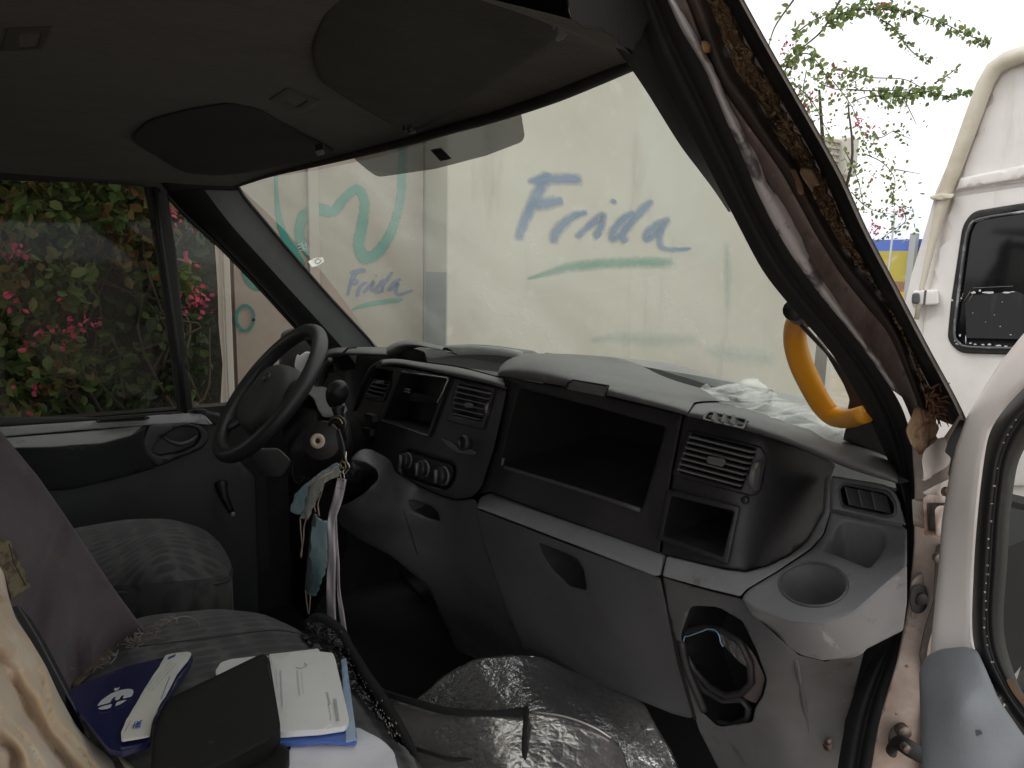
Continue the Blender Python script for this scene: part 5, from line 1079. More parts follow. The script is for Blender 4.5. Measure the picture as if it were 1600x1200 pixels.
# inner pillar trim
TRIM = mat('inner_pillar_trim', (.038, .039, .041), .6, var=(9, (.028, .028, .03), .4, .7))
it = [([(940, -60), (948, 20), (957, 66), (985, 106), (1012, 146), (1060, 223), (1092, 266), (1116, 298), (1138, 331)], .79),
      ([(960, -60), (968, 20), (985, 70), (1010, 120), (1036, 160), (1080, 232), (1103, 268), (1121, 299), (1139, 331)], .805),
      ([(980, -60), (995, 20), (1020, 85), (1045, 138), (1070, 190), (1096, 240), (1110, 270), (1125, 300), (1140, 331)], .815), ([(992, -60), (1006, 20), (1040, 125), (1055, 158), (1078, 203), (1104, 250), (1117, 274), (1130, 303), (1142, 331)], .828)]
band('inner_pillar_trim', it, TRIM, N=40)
lt = sheet('lower_pillar_trim', [(1232, 480), (1245, 492), (1300, 555), (1340, 600), (1380, 680), (1402, 740), (1378, 716), (1350, 700), (1317, 688, 5), (1322, 668), (1330, 655), (1324, 640, 5), (1328, 625), (1318, 600), (1290, 552), (1240, 500)], X([(1232, 480, .805), (1330, 640, .80), (1402, 740, .822), (1318, 688, .79)]), PLAST_DK, van, roll=5, th=(-.02, .01, 0), r=5, step=9)
T('handle_boss', [P(x, y, 'x', v) for x, y, v in [(1372, 640, .79), (1356, 640, .783), (1342, 641, .776), (1330, 640, .77)]], [.024, .022, .018, .012], PLAST_BLK, van, spline=3, seg=16)
T('handle_boss', [P(x, y, 'x', v) for x, y, v in [(1240, 484, .815), (1245, 488, .81), (1248, 494, .80)]], [.009, .009, .008], PLAST_BLK, van, spline=3, seg=14)
YEL = mat('yellow_grab_handle', (.74, .31, .012), .42, var=[(7, (.6, .23, .01), .45, .7), (50, (.42, .2, .04), .62, .74), (30, (.3, .14, .03), .66, .73)], bump=(400, .1))
T('grab_handle', [P(x, y, 'x', v) for x, y, v in [(1262, 497, .80), (1250, 497, .79), (1243, 512, .775), (1243, 538, .765), (1252, 570, .76), (1267, 602, .76), (1284, 632, .765), (1302, 650, .775), (1326, 654, .80), (1352, 647, .83)]], [.0085, .0096, .0102, .0108, .0112, .0112, .0108, .0102, .0092, .0082], YEL, van, spline=6, seg=18)

# jamb, hinge, strap
JY = [(1424, 690), (1432, 668), (1445, 660), (1470, 690), (1505, 640), (1512, 680), (1500, 1000), (1470, 1215), (1356, 1215), (1372, 1133), (1385, 1087), (1402, 1030), (1420, 940), (1428, 850), (1429, 760)]
jamb = sheet('door_jamb', JY, X([(1424, 700, .868), (1500, 650, .905), (1450, 800, .885), (1370, 1180, .868), (1480, 1180, .90), (1425, 930, .870), (1445, 1000, .89)]), JAMB, van, roll=4, th=(-.02, 0, 0), r=5, step=11)
sheet('jamb_recess', [(1462, 850, 10), (1500, 850), (1500, 1215), (1436, 1215), (1442, 1080), (1436, 1020), (1446, 975), (1458, 940), (1460, 900)], X(.893), mat('shaded_recess', (.028, .02, .018), .8, var=(20, (.1, .075, .06), .54, .7)), jamb, roll=4, th=(-.01, 0, 0), r=10)  # near-black brown paints the shade in the gap beside the door
lump('jamb_fold', [(1440, 705), (1455, 690), (1478, 683), (1484, 720), (1460, 745), (1438, 752)], .90, .004, mat('fold_paint', (.55, .5, .47), .5, var=(9, (.4, .33, .28), .5, .7)), parent=jamb, step=8)
sheet('mirror_wiring_seal', [(1476, 706), (1484, 684), (1500, 655), (1512, 660), (1498, 720), (1486, 748), (1481, 742), (1486, 715)], X(.915), VOID, van, roll=2, th=(-.01, 0, 0), r=3, step=7)
HM = mat('hinge_paint', (.5, .44, .4), .5, var=[(18, (.2, .11, .07), .48, .66), (50, (.6, .54, .5), .6, .7)])
hn = sheet('door_hinge', [(1442, 778, 3), (1450, 772), (1482, 776), (1482, 845), (1470, 843), (1444, 836, 4)], X(.908), HM, van, roll=3, th=(-.015, 0, 0), r=3, step=7, holes=[([(1448, 786), (1478, 786), (1476, 834), (1450, 828)], (-.012, 0, 0), 3)])
sheet('hinge_block', [(1460, 796), (1466, 790), (1486, 790), (1486, 842), (1462, 838)], X(.915), HM, hn, roll=3, th=(-.02, 0, 0), r=4, step=7)
sheet('hinge_top', [(1440, 770), (1462, 758), (1484, 748), (1484, 776), (1450, 777)], X(.905), HM, hn, roll=2, th=(-.01, 0, 0), r=3, step=7)
join('hinge_bolt', METAL_D, hn, [disc(P(1477, 768, 'x', .912), (1, -.5, .2), .004, .005), disc(P(1463, 870, 'x', .90), (1, -.5, 0), .004, .004)])
gp = sheet('rubber_plug', [(1423, 920, 8), (1431, 913, 8), (1446, 914, 8), (1450, 928, 8), (1447, 952, 8), (1438, 959, 8), (1425, 957, 8), (1421, 940, 6)], X(.886), RUBBER, jamb, roll=4, th=(-.01, 0, 0), r=8, step=6)
join('plug_centre', RUBBER, gp, [disc(P(1437, 934, 'x', .886), (1, -.6, 0), .0055, .004), ])
sheet('plug_plate', [(1422, 912), (1434, 898, 6), (1455, 892, 6), (1461, 905), (1458, 935), (1448, 962, 6), (1425, 968)], X(.878), JAMB, jamb, roll=4, th=(-.01, 0, 0), r=6, step=8)
st = T('door_check_strap', [P(x, y, 'x', v) for x, y, v in [(1392, 1170, .885), (1405, 1160, .905), (1425, 1172, .92), (1460, 1190, .93)]], [.006, .007, .007, .007], RUBBER, van, spline=4, flat=((1, 0, 0), .6))
join('strap_bolt', METAL_D, st, [disc(P(1407, 1138, 'x', .892), (1, -.6, 0), .006, .008)]); join('strap_bolt', METAL_D, st, [disc(P(1412, 1165, 'x', .915), (1, -.6, 0), .0035, .006)])
sheet('strap_bracket', [(1388, 1145, 6), (1400, 1130, 6), (1415, 1132, 6), (1418, 1150), (1405, 1165), (1400, 1185), (1388, 1182)], X(.885), RUBBER, st, roll=3, th=(-.01, 0, 0), r=5, step=7)

# ---------------------------------------------------------------- open passenger door
pd = sheet('passenger_door', [(1720, 430), (1600, 520), (1560, 570), (1530, 618), (1510, 652), (1493, 700), (1482, 750), (1472, 810), (1465, 900), (1457, 980), (1451, 1060), (1560, 1120), (1600, 1000), (1800, 900), (2300, 900), (2300, 430)], Y([(1600, 520, .53), (1475, 800, .525), (1451, 1060, .50), (1600, 1000, .50), (1510, 652, .53), (1525, 810, .505), (2300, 700, .50)]), mat('door_frame_paint', (.74, .69, .66), .3, var=[(4, (.64, .58, .54), .45, .72), (40, (.3, .22, .16), .72, .78)], coat=.3), van, roll=14, th=(0, .04, 0), r=8, step=13,
           holes=[([(1740, 520), (1640, 572), (1600, 605), (1570, 636), (1546, 672), (1536, 720), (1526, 810), (1520, 900), (1519, 1000), (1530, 1040), (1560, 1090), (1620, 1000), (1800, 880), (2200, 860), (2200, 520)], None, 8)])
SC = [(1760, 500), (1640, 572), (1600, 606), (1570, 638), (1547, 674), (1537, 722), (1527, 810), (1521, 900), (1520, 1000), (1540, 1050), (1570, 1100), (1610, 1150), (1660, 1190)]
SI = [(1800, 540), (1690, 610), (1645, 650), (1612, 685), (1596, 710), (1587, 740), (1578, 810), (1574, 880), (1568, 980), (1584, 1050), (1606, 1095), (1640, 1130), (1690, 1170)]
def yband(name, curves, m, parent, N=50, sub=1):
    rows = [[P(q[0], q[1], 'y', v) for q in cur(c, N)] for c, v in curves]; o = loft(name, rows, m, parent, split=0)
    s = o.modifiers.new('s', 'SUBSURF'); s.levels = s.render_levels = sub; return o
def mx2(t): return mixc(SC, SI, t, 50)
SEALM = mat('window_seal_rubber', (.012, .011, .011), .5, var=[(30, (.04, .035, .03), .6, .72)], bump=(150, .2))
yband('window_seal', [(SC, .505), (mx2(.12), .488), (mx2(.4), .482), (mx2(.5), .49), (mx2(.6), .482), (mx2(.85), .488), (SI, .50)], SEALM, pd)
rustb = yband('rust_patch', [([(1572, 1062), (1580, 1078), (1592, 1094), (1610, 1112)], .483), ([(1578, 1060), (1588, 1074), (1600, 1090), (1618, 1108)], .481)], mat('rusty_orange', (.3, .17, .1), .7, var=(30, (.05, .03, .02), .5, .62)), pd)
sp = []
for i in range(46):
    t = rnd.random(); q = cur(mx2(.42), 60)[int(8+t*38)]; sp.append(disc(P(q[0]+rnd.uniform(-2, 2), q[1], 'y', .4805), (0, -1, 0), rnd.uniform(.0003, .0007), .0005, n=6))
join('seal_speck', mat('dust_specks', (.35, .33, .3), .8), pd, sp)['kind'] = 'stuff'
DGL = glass('door_window_glass', (.8, .83, .8), (.5, .5, .48), .05, .06, .6, var=(4, .5))
mk('window_glass', [P(x, y, 'y', .515) for x, y in [(2300, 480), (1700, 560), (1560, 700), (1545, 1000), (1600, 1130), (1800, 1210), (2300, 1210)]], [(0, 1, 2, 3, 4, 5, 6)], DGL, pd)
DG = mat('door_grey_panel', (.2, .215, .235), .5, var=[(5, (.15, .16, .17), .45, .7), (30, (.3, .28, .24), .66, .76)], bump=(700, .12))
dp = sheet('door_panel', [(1441, 1215), (1438, 1120), (1436, 1050, 8), (1446, 1025, 12), (1470, 1014), (1505, 1010, 8), (1526, 1014, 10), (1538, 1040), (1560, 1092), (1600, 1150), (1660, 1200), (1720, 1230), (1441, 1230)], Y([(1441, 1200, .44), (1440, 1040, .475), (1526, 1014, .475), (1600, 1150, .46), (1500, 1100, .44), (1640, 1230, .44)]), DG, pd, roll=14, th=(0, .05, 0), r=8, step=11)
sheet('panel_scuff', [(1512, 1147), (1520, 1140), (1532, 1141), (1536, 1146), (1527, 1150), (1515, 1150)], Y(.4405), mat('scuff_dark', (.09, .1, .11), .7), dp, roll=0, th=(0, .002, 0), r=2, step=4)
# beyond the door glass: lower body of the neighbouring van is the real one

# ================================================================== LOOSE THINGS
# clear plastic bag on the dash
def plastic():
    m = D.materials.new('clear_plastic_film'); m.use_nodes = True; n = m.node_tree.nodes; l = m.node_tree.links; b = n['Principled BSDF']
    b.inputs['Base Color'].default_value = (.8, .82, .8, 1); b.inputs['Roughness'].default_value = .25
    tc = n.new('ShaderNodeTexCoord'); nz = n.new('ShaderNodeTexNoise'); nz.inputs['Scale'].default_value = 22; nz.inputs['Detail'].default_value = 8; nz.inputs['Distortion'].default_value = 1.5
    l.new(tc.outputs['Object'], nz.inputs['Vector']); bn = n.new('ShaderNodeBump'); bn.inputs['Strength'].default_value = 1; bn.inputs['Distance'].default_value = .01; l.new(nz.outputs[0], bn.inputs['Height']); l.new(bn.outputs[0], b.inputs['Normal'])
    mr = n.new('ShaderNodeMapRange'); mr.inputs[1].default_value = .4; mr.inputs[2].default_value = .65; mr.inputs[3].default_value = .1; mr.inputs[4].default_value = .6; l.new(nz.outputs[0], mr.inputs[0])
    t = n.new('ShaderNodeBsdfTransparent'); mx = n.new('ShaderNodeMixShader'); l.new(mr.outputs[0], mx.inputs[0]); l.new(t.outputs[0], mx.inputs[1]); l.new(b.outputs[0], mx.inputs[2])
    l.new(mx.outputs[0], n['Material Output'].inputs[0]); return m
rg = lambda p, s: 1-2*abs(nz3(p, s))
bag = sheet('plastic_bag', [(1091, 603), (1096, 600), (1108, 606), (1135, 603), (1158, 594), (1174, 594), (1190, 604), (1215, 624), (1240, 632), (1285, 642), (1318, 655), (1335, 682), (1318, 692), (1260, 675), (1205, 655), (1147, 640), (1104, 620)], Y([(1091, 603, .72), (1174, 594, .78), (1318, 690, .66), (1147, 636, .68), (1260, 660, .68)]), plastic(), None, roll=0, th=(0, .001, 0), r=3, step=5, wob=lambda p: np.array([.0, .012*rg(p, 22), .004*nz3(p, 40)]))
setp(bag, 'crumpled clear plastic bag lying on the dashboard under the windscreen', 'plastic bag')
wb_ = sheet('wiper_blade', [(938, 579), (965, 581), (1050, 591), (1057, 600), (1054, 606), (1000, 597), (950, 588)], gs(-.03), mat('wiper_grey', (.16, .17, .15), .6), van, roll=2, th=(0, .02, 0), r=2, step=8)

# keys, masks, lanyard
ky = empty('key_bunch', tuple(P(527, 665, 'y', .43)), 'bunch of dark keys hanging from the ignition beside the cream lock ring', 'keys')
BRASS = mat('dull_brass', (.35, .27, .15), .4, .9); DARKK = mat('key_dark', (.02, .02, .02), .4)
kk = lambda x, y, v=.42: P(x, y, 'y', v)
T('key_head', [kk(514, 664), kk(520, 656), kk(530, 655), kk(538, 664), kk(537, 676)], [.004, .006, .007, .008, .004], DARKK, ky, spline=4, flat=((0, 1, 0), .5))
T('key_edge', [kk(515, 657, .415), kk(522, 653, .415), kk(530, 655, .415), kk(535, 662, .415)], .0016, BRASS, ky, seg=6, spline=4)
T('key_fob', [kk(528, 672), kk(532, 690), kk(536, 706), kk(538, 718)], [.006, .009, .009, .006], DARKK, ky, spline=4, flat=((0, 1, 0), .5))
T('key_blade', [kk(540, 706, .41), kk(541, 725, .41)], [.002, .002], METAL, ky, seg=6)
T('key_ring', [kk(536, 727, .41)+np.array([.012*math.cos(t), 0, .006*math.sin(t)]) for t in np.linspace(0, 2*math.pi, 20, endpoint=False)], .0015, BRASS, ky, closed=True, seg=6)
T('key_ring', [kk(533, 735, .41)+np.array([.009*math.cos(t), .003*math.sin(t), .004*math.sin(t)]) for t in np.linspace(0, 2*math.pi, 20, endpoint=False)], .0015, METAL, ky, closed=True, seg=6)
T('snap_hook', [kk(542, 722, .405), kk(546, 730, .405), kk(541, 738, .405), kk(537, 742, .405)], .0013, METAL, ky, seg=6, spline=4)
def ribbon(name, pts, wds, m, parent, yv, wave=.0, th=.0008):
    """pts = (px,py); wds in pixels"""
    q = crom([(x, y, w, yv[0]+(yv[1]-yv[0])*i/(len(pts)-1)) for i, ((x, y), w) in enumerate(zip(pts, wds))], 8); rows = []
    for i, c in enumerate(q):
        t = q[min(i+1, len(q)-1)][:2]-q[max(i-1, 0)][:2]; t = t/(np.linalg.norm(t)+1e-9); n_ = np.array([-t[1], t[0]])
        rows.append([P(c[0]+n_[0]*c[2]*s*.5, c[1]+n_[1]*c[2]*s*.5, 'y', c[3]+wave*math.sin(s*2+i*.3)+wave*(1-s*s)) for s in (1, .5, 0, -.5, -1)])
    return loft(name, rows, m, parent, th=th, split=0)
ly = empty('lanyard', tuple(P(535, 745, 'y', .40)), 'long pale lilac lanyard strap hanging down from the ignition keys', 'lanyard')
LYM = mat('lilac_webbing', (.86, .79, .84), .8, var=(30, (.78, .72, .77), .45, .7), bump=(900, .3))
ribbon('strap', [(534, 748), (531, 765), (526, 785), (519, 808), (517, 830), (518, 870), (517, 910), (517, 945), (519, 985)], [14, 14, 14, 12, 10, 12, 13, 13, 13], LYM, ly, (.40, .42), .002, .0012)
ribbon('back_strap', [(524, 800), (525, 840), (528, 880), (529, 920), (534, 960), (540, 1000)], [3, 4, 4, 4, 7, 7], LYM, ly, (.425, .44), .001, .0012)
T('ring', [P(535, 744, 'y', .40)+np.array([.0085*math.cos(t), 0, .007*math.sin(t)]) for t in np.linspace(0, 2*math.pi, 20, endpoint=False)], .0012, METAL, ly, closed=True, seg=6)
T('stitch_line', [P(x, y, 'y', .3985) for x, y in [(526, 762), (538, 764)]], .0005, mat('stitch_grey', (.4, .37, .42), .8), ly, seg=4)
MB = mat('mask_blue_cloth', (.56, .78, .82), .9, var=[(9, (.32, .55, .62), .45, .7), (40, (.6, .78, .82), .6, .7)], bump=[(60, .5, 'noise', .003), (600, .2)])
MW = mat('mask_white_cloth', (.84, .82, .76), .9, var=(12, (.42, .4, .35), .45, .7), bump=[(60, .5, 'noise', .003)])
EL = mat('ear_loop', (.5, .38, .32), .9)
m1 = empty('face_mask', tuple(P(490, 760, 'y', .42)), 'upper face mask, blue and off-white, folded over under the keys', 'face mask')
fold = lambda p: np.array([0, .0015*math.sin(p[0]*160+p[2]*90)+.0012*nz3(p, 35), 0])
sheet('blue_layer', [(453, 797), (462, 770), (480, 754), (505, 735), (527, 722), (531, 728), (512, 742), (484, 760), (477, 785), (470, 804), (462, 804)], Y([(453, 797, .43), (530, 725, .405), (470, 800, .42)]), MB, m1, roll=2, th=(0, .002, 0), r=3, step=5, wob=fold)
sheet('white_layer', [(478, 757), (500, 740), (525, 728), (534, 736), (530, 744), (510, 752), (500, 772), (486, 800), (482, 813), (469, 810), (476, 785)], Y([(478, 757, .415), (534, 738, .398), (480, 810, .41)]), MW, m1, roll=2, th=(0, .002, 0), r=3, step=5, wob=fold)
sheet('blue_edge', [(455, 794), (466, 770), (480, 756), (482, 762), (476, 786), (472, 805), (460, 803)], Y(.41), MB, m1, roll=1, th=(0, .002, 0), r=2, step=5, wob=fold)
T('ear_loop', [P(x, y, 'y', .412) for x, y in [(469, 810), (470, 830), (472, 850), (471, 870), (470, 865), (474, 845), (475, 825), (478, 812)]], .0013, EL, m1, seg=5, spline=4)
T('pleat', [P(x, y, 'y', .402) for x, y in [(482, 762), (500, 748), (520, 736)]], .0012, MW, m1, seg=5)
m2 = empty('face_mask', tuple(P(498, 870, 'y', .43)), 'lower pale blue face mask hanging lengthways beside the lanyard', 'face mask')
sheet('blue_layer', [(491, 802), (497, 806), (503, 814), (512, 813), (513, 830), (512, 880), (506, 900), (497, 925), (493, 932), (484, 931), (477, 921), (480, 895), (484, 870), (486, 845), (489, 820)], Y([(491, 802, .43), (512, 815, .425), (478, 920, .44), (512, 880, .43), (497, 860, .418)]), MB, m2, roll=3, th=(0, .002, 0), r=4, step=5, wob=fold)
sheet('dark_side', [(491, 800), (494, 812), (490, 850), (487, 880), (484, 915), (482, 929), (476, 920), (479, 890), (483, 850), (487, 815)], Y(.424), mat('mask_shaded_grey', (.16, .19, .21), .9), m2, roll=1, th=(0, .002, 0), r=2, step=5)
T('ear_loop', [P(x, y, 'y', .43) for x, y in [(493, 800), (491, 785), (498, 772), (504, 758), (502, 772), (497, 787), (499, 806)]], .0013, EL, m2, seg=5, spline=4)
T('ear_loop', [P(x, y, 'y', .43) for x, y in [(477, 921), (479, 940), (482, 960), (484, 945), (485, 930)]], .0013, EL, m2, seg=5, spline=4)

# silver reflective sunshade
def foil(name, col, rough, sc, s2, metal=.9):
    m = mat(name, col, rough, metal, var=(6, tuple(c*.75 for c in col), .45, .7), bump=[(sc, .6, 'crack', .0022), (s2, .7, 'noise', .0018), (sc*2.6, .5, 'crack', .0009)]); return m
FOIL = foil('crinkled_foil', (.72, .71, .70), .2, 80, 60)
FOIL2 = foil('creased_foil', (.68, .645, .63), .22, 42, 40, .85)
BIND = mat('black_binding', (.01, .01, .01), .8, bump=(500, .4))
shd = empty('sunshade', tuple(P(800, 1150, 'd', 1.05)), 'crinkled silver foil sunshade with black binding tape stuffed below the dashboard', 'sunshade')
def crk(a, s): return lambda p: np.array([a*nz3(p, s)+a*.5*nz3(p, s*2.3), a*nz3(p+5, s)+a*.5*nz3(p+3, s*2.3), a*.7*nz3(p+9, s*1.7)])
sheet('back_fold', [(650, 1092, 3), (700, 1050, 10), (745, 1028, 10), (800, 1023), (850, 1027), (880, 1042), (905, 1052), (935, 1056), (965, 1074), (1003, 1096, 6), (1025, 1130), (1050, 1175), (1070, 1230), (640, 1230)], surf('d', [(650, 1092, 1.18), (800, 1023, 1.16), (1003, 1096, 1.0), (1065, 1220, .92), (850, 1120, 1.02), (700, 1200, 1.05), (885, 1045, 1.12), (950, 1080, 1.04)]), FOIL, shd, roll=5, th=(0, .004, 0), r=5, step=7, wob=crk(.0022, 34))
sheet('front_fold', [(598, 1083, 4), (640, 1096), (700, 1108), (760, 1114), (815, 1110), (830, 1112), (880, 1117), (925, 1133, 8), (955, 1150), (975, 1175), (990, 1230), (600, 1230), (640, 1190), (620, 1140)], surf('d', [(598, 1083, 1.06), (700, 1108, 1.0), (830, 1112, .95), (950, 1150, .90), (800, 1200, .86), (650, 1200, .93), (980, 1220, .86)]), FOIL2, shd, roll=5, th=(0, .004, 0), r=5, step=7, wob=crk(.0015, 18))
T('binding', [P(x, y, 'd', v) for x, y, v in [(585, 1076, 1.06), (610, 1086, 1.045), (660, 1101, 1.01), (700, 1111, .99), (760, 1117, .965), (815, 1112, .945), (826, 1113, .94)]], .0055, BIND, shd, spline=5, flat=((0, 1, 0), .4))
T('binding', [P(x, y, 'd', v) for x, y, v in [(823, 1108, .938), (821, 1130, .915), (819, 1160, .89), (820, 1230, .85)]], .005, BIND, shd, spline=5, flat=((0, 1, 0), .4))
T('binding', [P(x, y, 'd', v) for x, y, v in [(650, 1170, .94), (700, 1185, .915), (740, 1190, .90), (790, 1215, .87)]], .003, BIND, shd, spline=5, flat=((0, 1, 0), .4))
T('bright_crease', [P(x, y, 'd', v) for x, y, v in [(830, 1112, .94), (880, 1119, .922), (925, 1135, .905), (955, 1153, .895)]], .0011, mat('foil_bright', (.8, .78, .75), .3, .8), shd, spline=5, seg=5)
BF = mat('black_foil', (.03, .03, .032), .22, .6, bump=[(45, 1, 'crack', .006), (30, 1, 'noise', .008)])
stp = sheet('side_fold', [(470, 1000, 10), (476, 978, 8), (492, 966, 8), (512, 972), (530, 985), (542, 1003), (560, 1035), (585, 1076), (610, 1110), (658, 1192, 2), (640, 1178), (600, 1138), (560, 1090), (525, 1050), (500, 1025)], surf('d', [(480, 975, 1.17), (540, 1000, 1.14), (600, 1100, .98), (658, 1190, .87), (500, 1020, 1.10)]), BF, shd, roll=3, th=(0, .004, 0), r=4, step=6, wob=crk(.005, 40))
T('binding', [P(x, y, 'd', v) for x, y, v in [(478, 975, 1.16), (495, 964, 1.155), (515, 972, 1.14), (534, 988, 1.125), (548, 1015, 1.10), (572, 1055, 1.03), (600, 1095, .97), (630, 1145, .91), (656, 1190, .86)]], [.006, .007, .007, .007, .007, .0075, .007, .006, .002], BIND, shd, spline=4)
gl2 = []
for i in range(95):
    t = rnd.random(); c = cur([(486, 985), (520, 990), (540, 1020), (562, 1060), (590, 1105), (628, 1160)], 60)[int(t*59)]
    d_ = 1.14-.27*t; s = rnd.uniform(.6, 2.6); x, y = c[0]+rnd.gauss(0, 5), c[1]+rnd.gauss(0, 5)
    gl2.append(([P(x, y-s, 'd', d_-.012), P(x+s*.5, y, 'd', d_-.012), P(x+.3*s, y+s, 'd', d_-.012), P(x-s*.5, y, 'd', d_-.010)], [(0, 1, 2, 3)]))
join('foil_glint', mat('foil_glint_metal', (.75, .73, .7), .25, .9), shd, gl2, smooth=False)['kind'] = 'stuff'  # small pale metal quads stand in for glints on the black fold

# papers on the seat
zs = lambda z: surf('z', z)
PAPER = mat('white_paper', (.82, .81, .79), .7, var=(9, (.76, .75, .72), .45, .7)); PAPER2 = mat('cream_paper', (.72, .71, .66), .7); INK = mat('faint_ink', (.36, .36, .37), .8); INKD = mat('dark_ink', (.1, .1, .12), .8)
BLUF = mat('blue_folder_plastic', (.07, .14, .45), .35, var=(9, (.09, .18, .5), .45, .7)); NAVY = mat('navy_gloss_card', (.009, .013, .075), .25, var=(5, (.014, .02, .1), .45, .7), coat=.4)
pr = setp(sheet('paper_sheet', [(430, 1215), (445, 1195), (455, 1160), (560, 1135), (605, 1162), (618, 1175), (622, 1200), (645, 1230), (430, 1230)], zs([(430, 1215, 1.115), (560, 1135, 1.105), (640, 1220, 1.112)]), mat('lilac_white_paper', (.82, .8, .84), .75, var=(14, (.7, .69, .74), .45, .7)), None, roll=2, th=(0, 0, -.003), r=6, step=9, wob=crk(.003, 16)), 'crumpled white sheet lying under the blue folder at the seat edge', 'paper')
fo = setp(sheet('document_folder', [(418, 1155), (425, 1150), (548, 1120), (533, 1030), (540, 1028), (558, 1152, 3), (556, 1160), (500, 1158), (470, 1161), (420, 1162)], zs(1.117), BLUF, None, roll=1, th=(0, 0, -.004), r=2, step=12), 'blue plastic folder under the white printed papers', 'folder')
sheet('clear_edge', [(540, 1140), (533, 1030), (541, 1028), (558, 1155), (540, 1158)], zs(1.119), mat('clear_blue_plastic', (.26, .36, .5), .25), fo, roll=1, th=(0, 0, -.002), r=1)
pp = sheet('printed_papers', [(420, 1022), (440, 1020), (490, 1014, 2), (500, 1018), (520, 1020), (524, 1030), (546, 1125, 8), (540, 1135, 6), (500, 1141), (430, 1146), (424, 1100)], zs(1.126), PAPER, None, roll=1.5, th=(0, 0, -.006), r=3, step=10)
setp(pp, 'stack of white printed papers fanned out beside the black wallet', 'papers')
sheet('top_sheet', [(421, 1024), (452, 1021), (452, 1019), (498, 1013), (500, 1022), (514, 1070), (518, 1132), (505, 1140), (430, 1144)], zs(1.128), PAPER, pp, roll=1, th=(0, 0, -.001), r=3)
lines = []
def txt(x0, y0, x1, y1, n, jit, z=1.1292, w=.8, h=1.0):
    for i in range(n):
        t = i/n; x = x0+(x1-x0)*t+rnd.uniform(-jit, jit); y = y0+(y1-y0)*t
        lines.append(([P(x-w, y-h*.4, 'z', z), P(x+w, y-h*.4, 'z', z), P(x+w, y+h*.4, 'z', z), P(x-w, y+h*.4, 'z', z)], [(0, 1, 2, 3)]))
txt(438, 1048, 441, 1106, 40, .3, w=1.5, h=.7); txt(431, 1046, 433, 1075, 20, .2, w=.6, h=.7); txt(464, 1048, 468, 1088, 26, .3, w=1.2, h=.7); txt(471, 1050, 474, 1086, 24, .3, w=.7, h=.7)
join('text_line', INK, pp, lines, smooth=False); lines = []
txt(511, 1082, 515, 1102, 14, .8, w=1.8, h=.6); txt(513, 1100, 517, 1126, 16, .8, w=1.0, h=.6)
join('text_line', INKD, pp, lines, smooth=False); lines = []
txt(523, 1092, 528, 1127, 30, 0, w=2.8, h=.7)
join('barcode', mat('barcode_ink', (.25, .24, .2), .8), pp, lines, smooth=False)
T('printed_curve', [P(x, y, 'z', 1.1293) for x, y in [(462, 1043), (470, 1044), (479, 1040), (476, 1036)]], .0006, INK, pp, seg=4, spline=4)
setp(sheet('paper_sheet', [(336, 1049), (345, 1035), (360, 1030), (392, 1026), (420, 1024), (420, 1060), (340, 1060)], zs(1.122), PAPER, None, roll=1, th=(0, 0, -.002), r=4), 'white paper corner peeking out from beneath the black wallet', 'paper')
BLKL = mat('black_leather', (.009, .009, .008), .65, var=[(7, (.014, .013, .012), .45, .7), (60, (.04, .038, .035), .66, .74)], bump=(300, .15), spec=.25)
wl = sheet('document_wallet', [(235, 1215), (238, 1150), (252, 1108, 10), (262, 1092, 10), (300, 1074), (405, 1023, 6), (414, 1021, 5), (421, 1030, 4), (438, 1132, 3), (437, 1140), (420, 1158, 8), (360, 1190), (300, 1215)], zs([(240, 1200, 1.165), (414, 1021, 1.14), (438, 1136, 1.145), (300, 1074, 1.16)]), BLKL, None, roll=7, th=(0, 0, -.018), r=6, step=10)
setp(wl, 'closed black document wallet lying over the papers on the seat', 'wallet')
T('wallet_edge', [P(x, y, 'z', 1.14) for x, y in [(417, 1030), (434, 1128), (432, 1136)]], .0015, PLAST_DK, wl, seg=6)
pc_ = sheet('soft_case', [(300, 1230), (330, 1190), (380, 1172), (420, 1162), (444, 1163, 6), (451, 1172, 8), (450, 1195), (430, 1230)], zs([(300, 1220, 1.135), (445, 1165, 1.125), (430, 1220, 1.14)]), BLKL, None, roll=8, th=(0, 0, -.015), r=8, step=9, wob=crk(.003, 20))
setp(pc_, 'small black soft case below the wallet at the bottom edge', 'case')
bf = sheet('booklet', [(100, 1085), (118, 1072), (200, 1040), (262, 1026), (280, 1024), (302, 1024), (298, 1036), (262, 1092), (240, 1130), (234, 1160), (190, 1175), (170, 1170)], zs([(118, 1072, 1.135), (300, 1024, 1.115), (180, 1170, 1.15), (240, 1130, 1.14)]), NAVY, None, roll=2, th=(0, 0, -.006), r=4, step=10)
setp(bf, 'glossy navy blue booklet with a white emblem between the jacket and the wallet', 'booklet')
bs = surf('z', RBF([(118, 1072, 1.1365), (300, 1024, 1.1165), (180, 1170, 1.1515), (240, 1130, 1.1415)]))
zo_ = lambda o: (lambda x, y: bs(x, y)+np.array([0, 0, o]))
EMW = mat('emblem_white', (.6, .62, .66), .5)
u9 = lambda u, v: (u*.25, 900+v*.25)
e9 = lambda *q: [(140+u*.05625, 1060+v*.05625) for u, v in q]
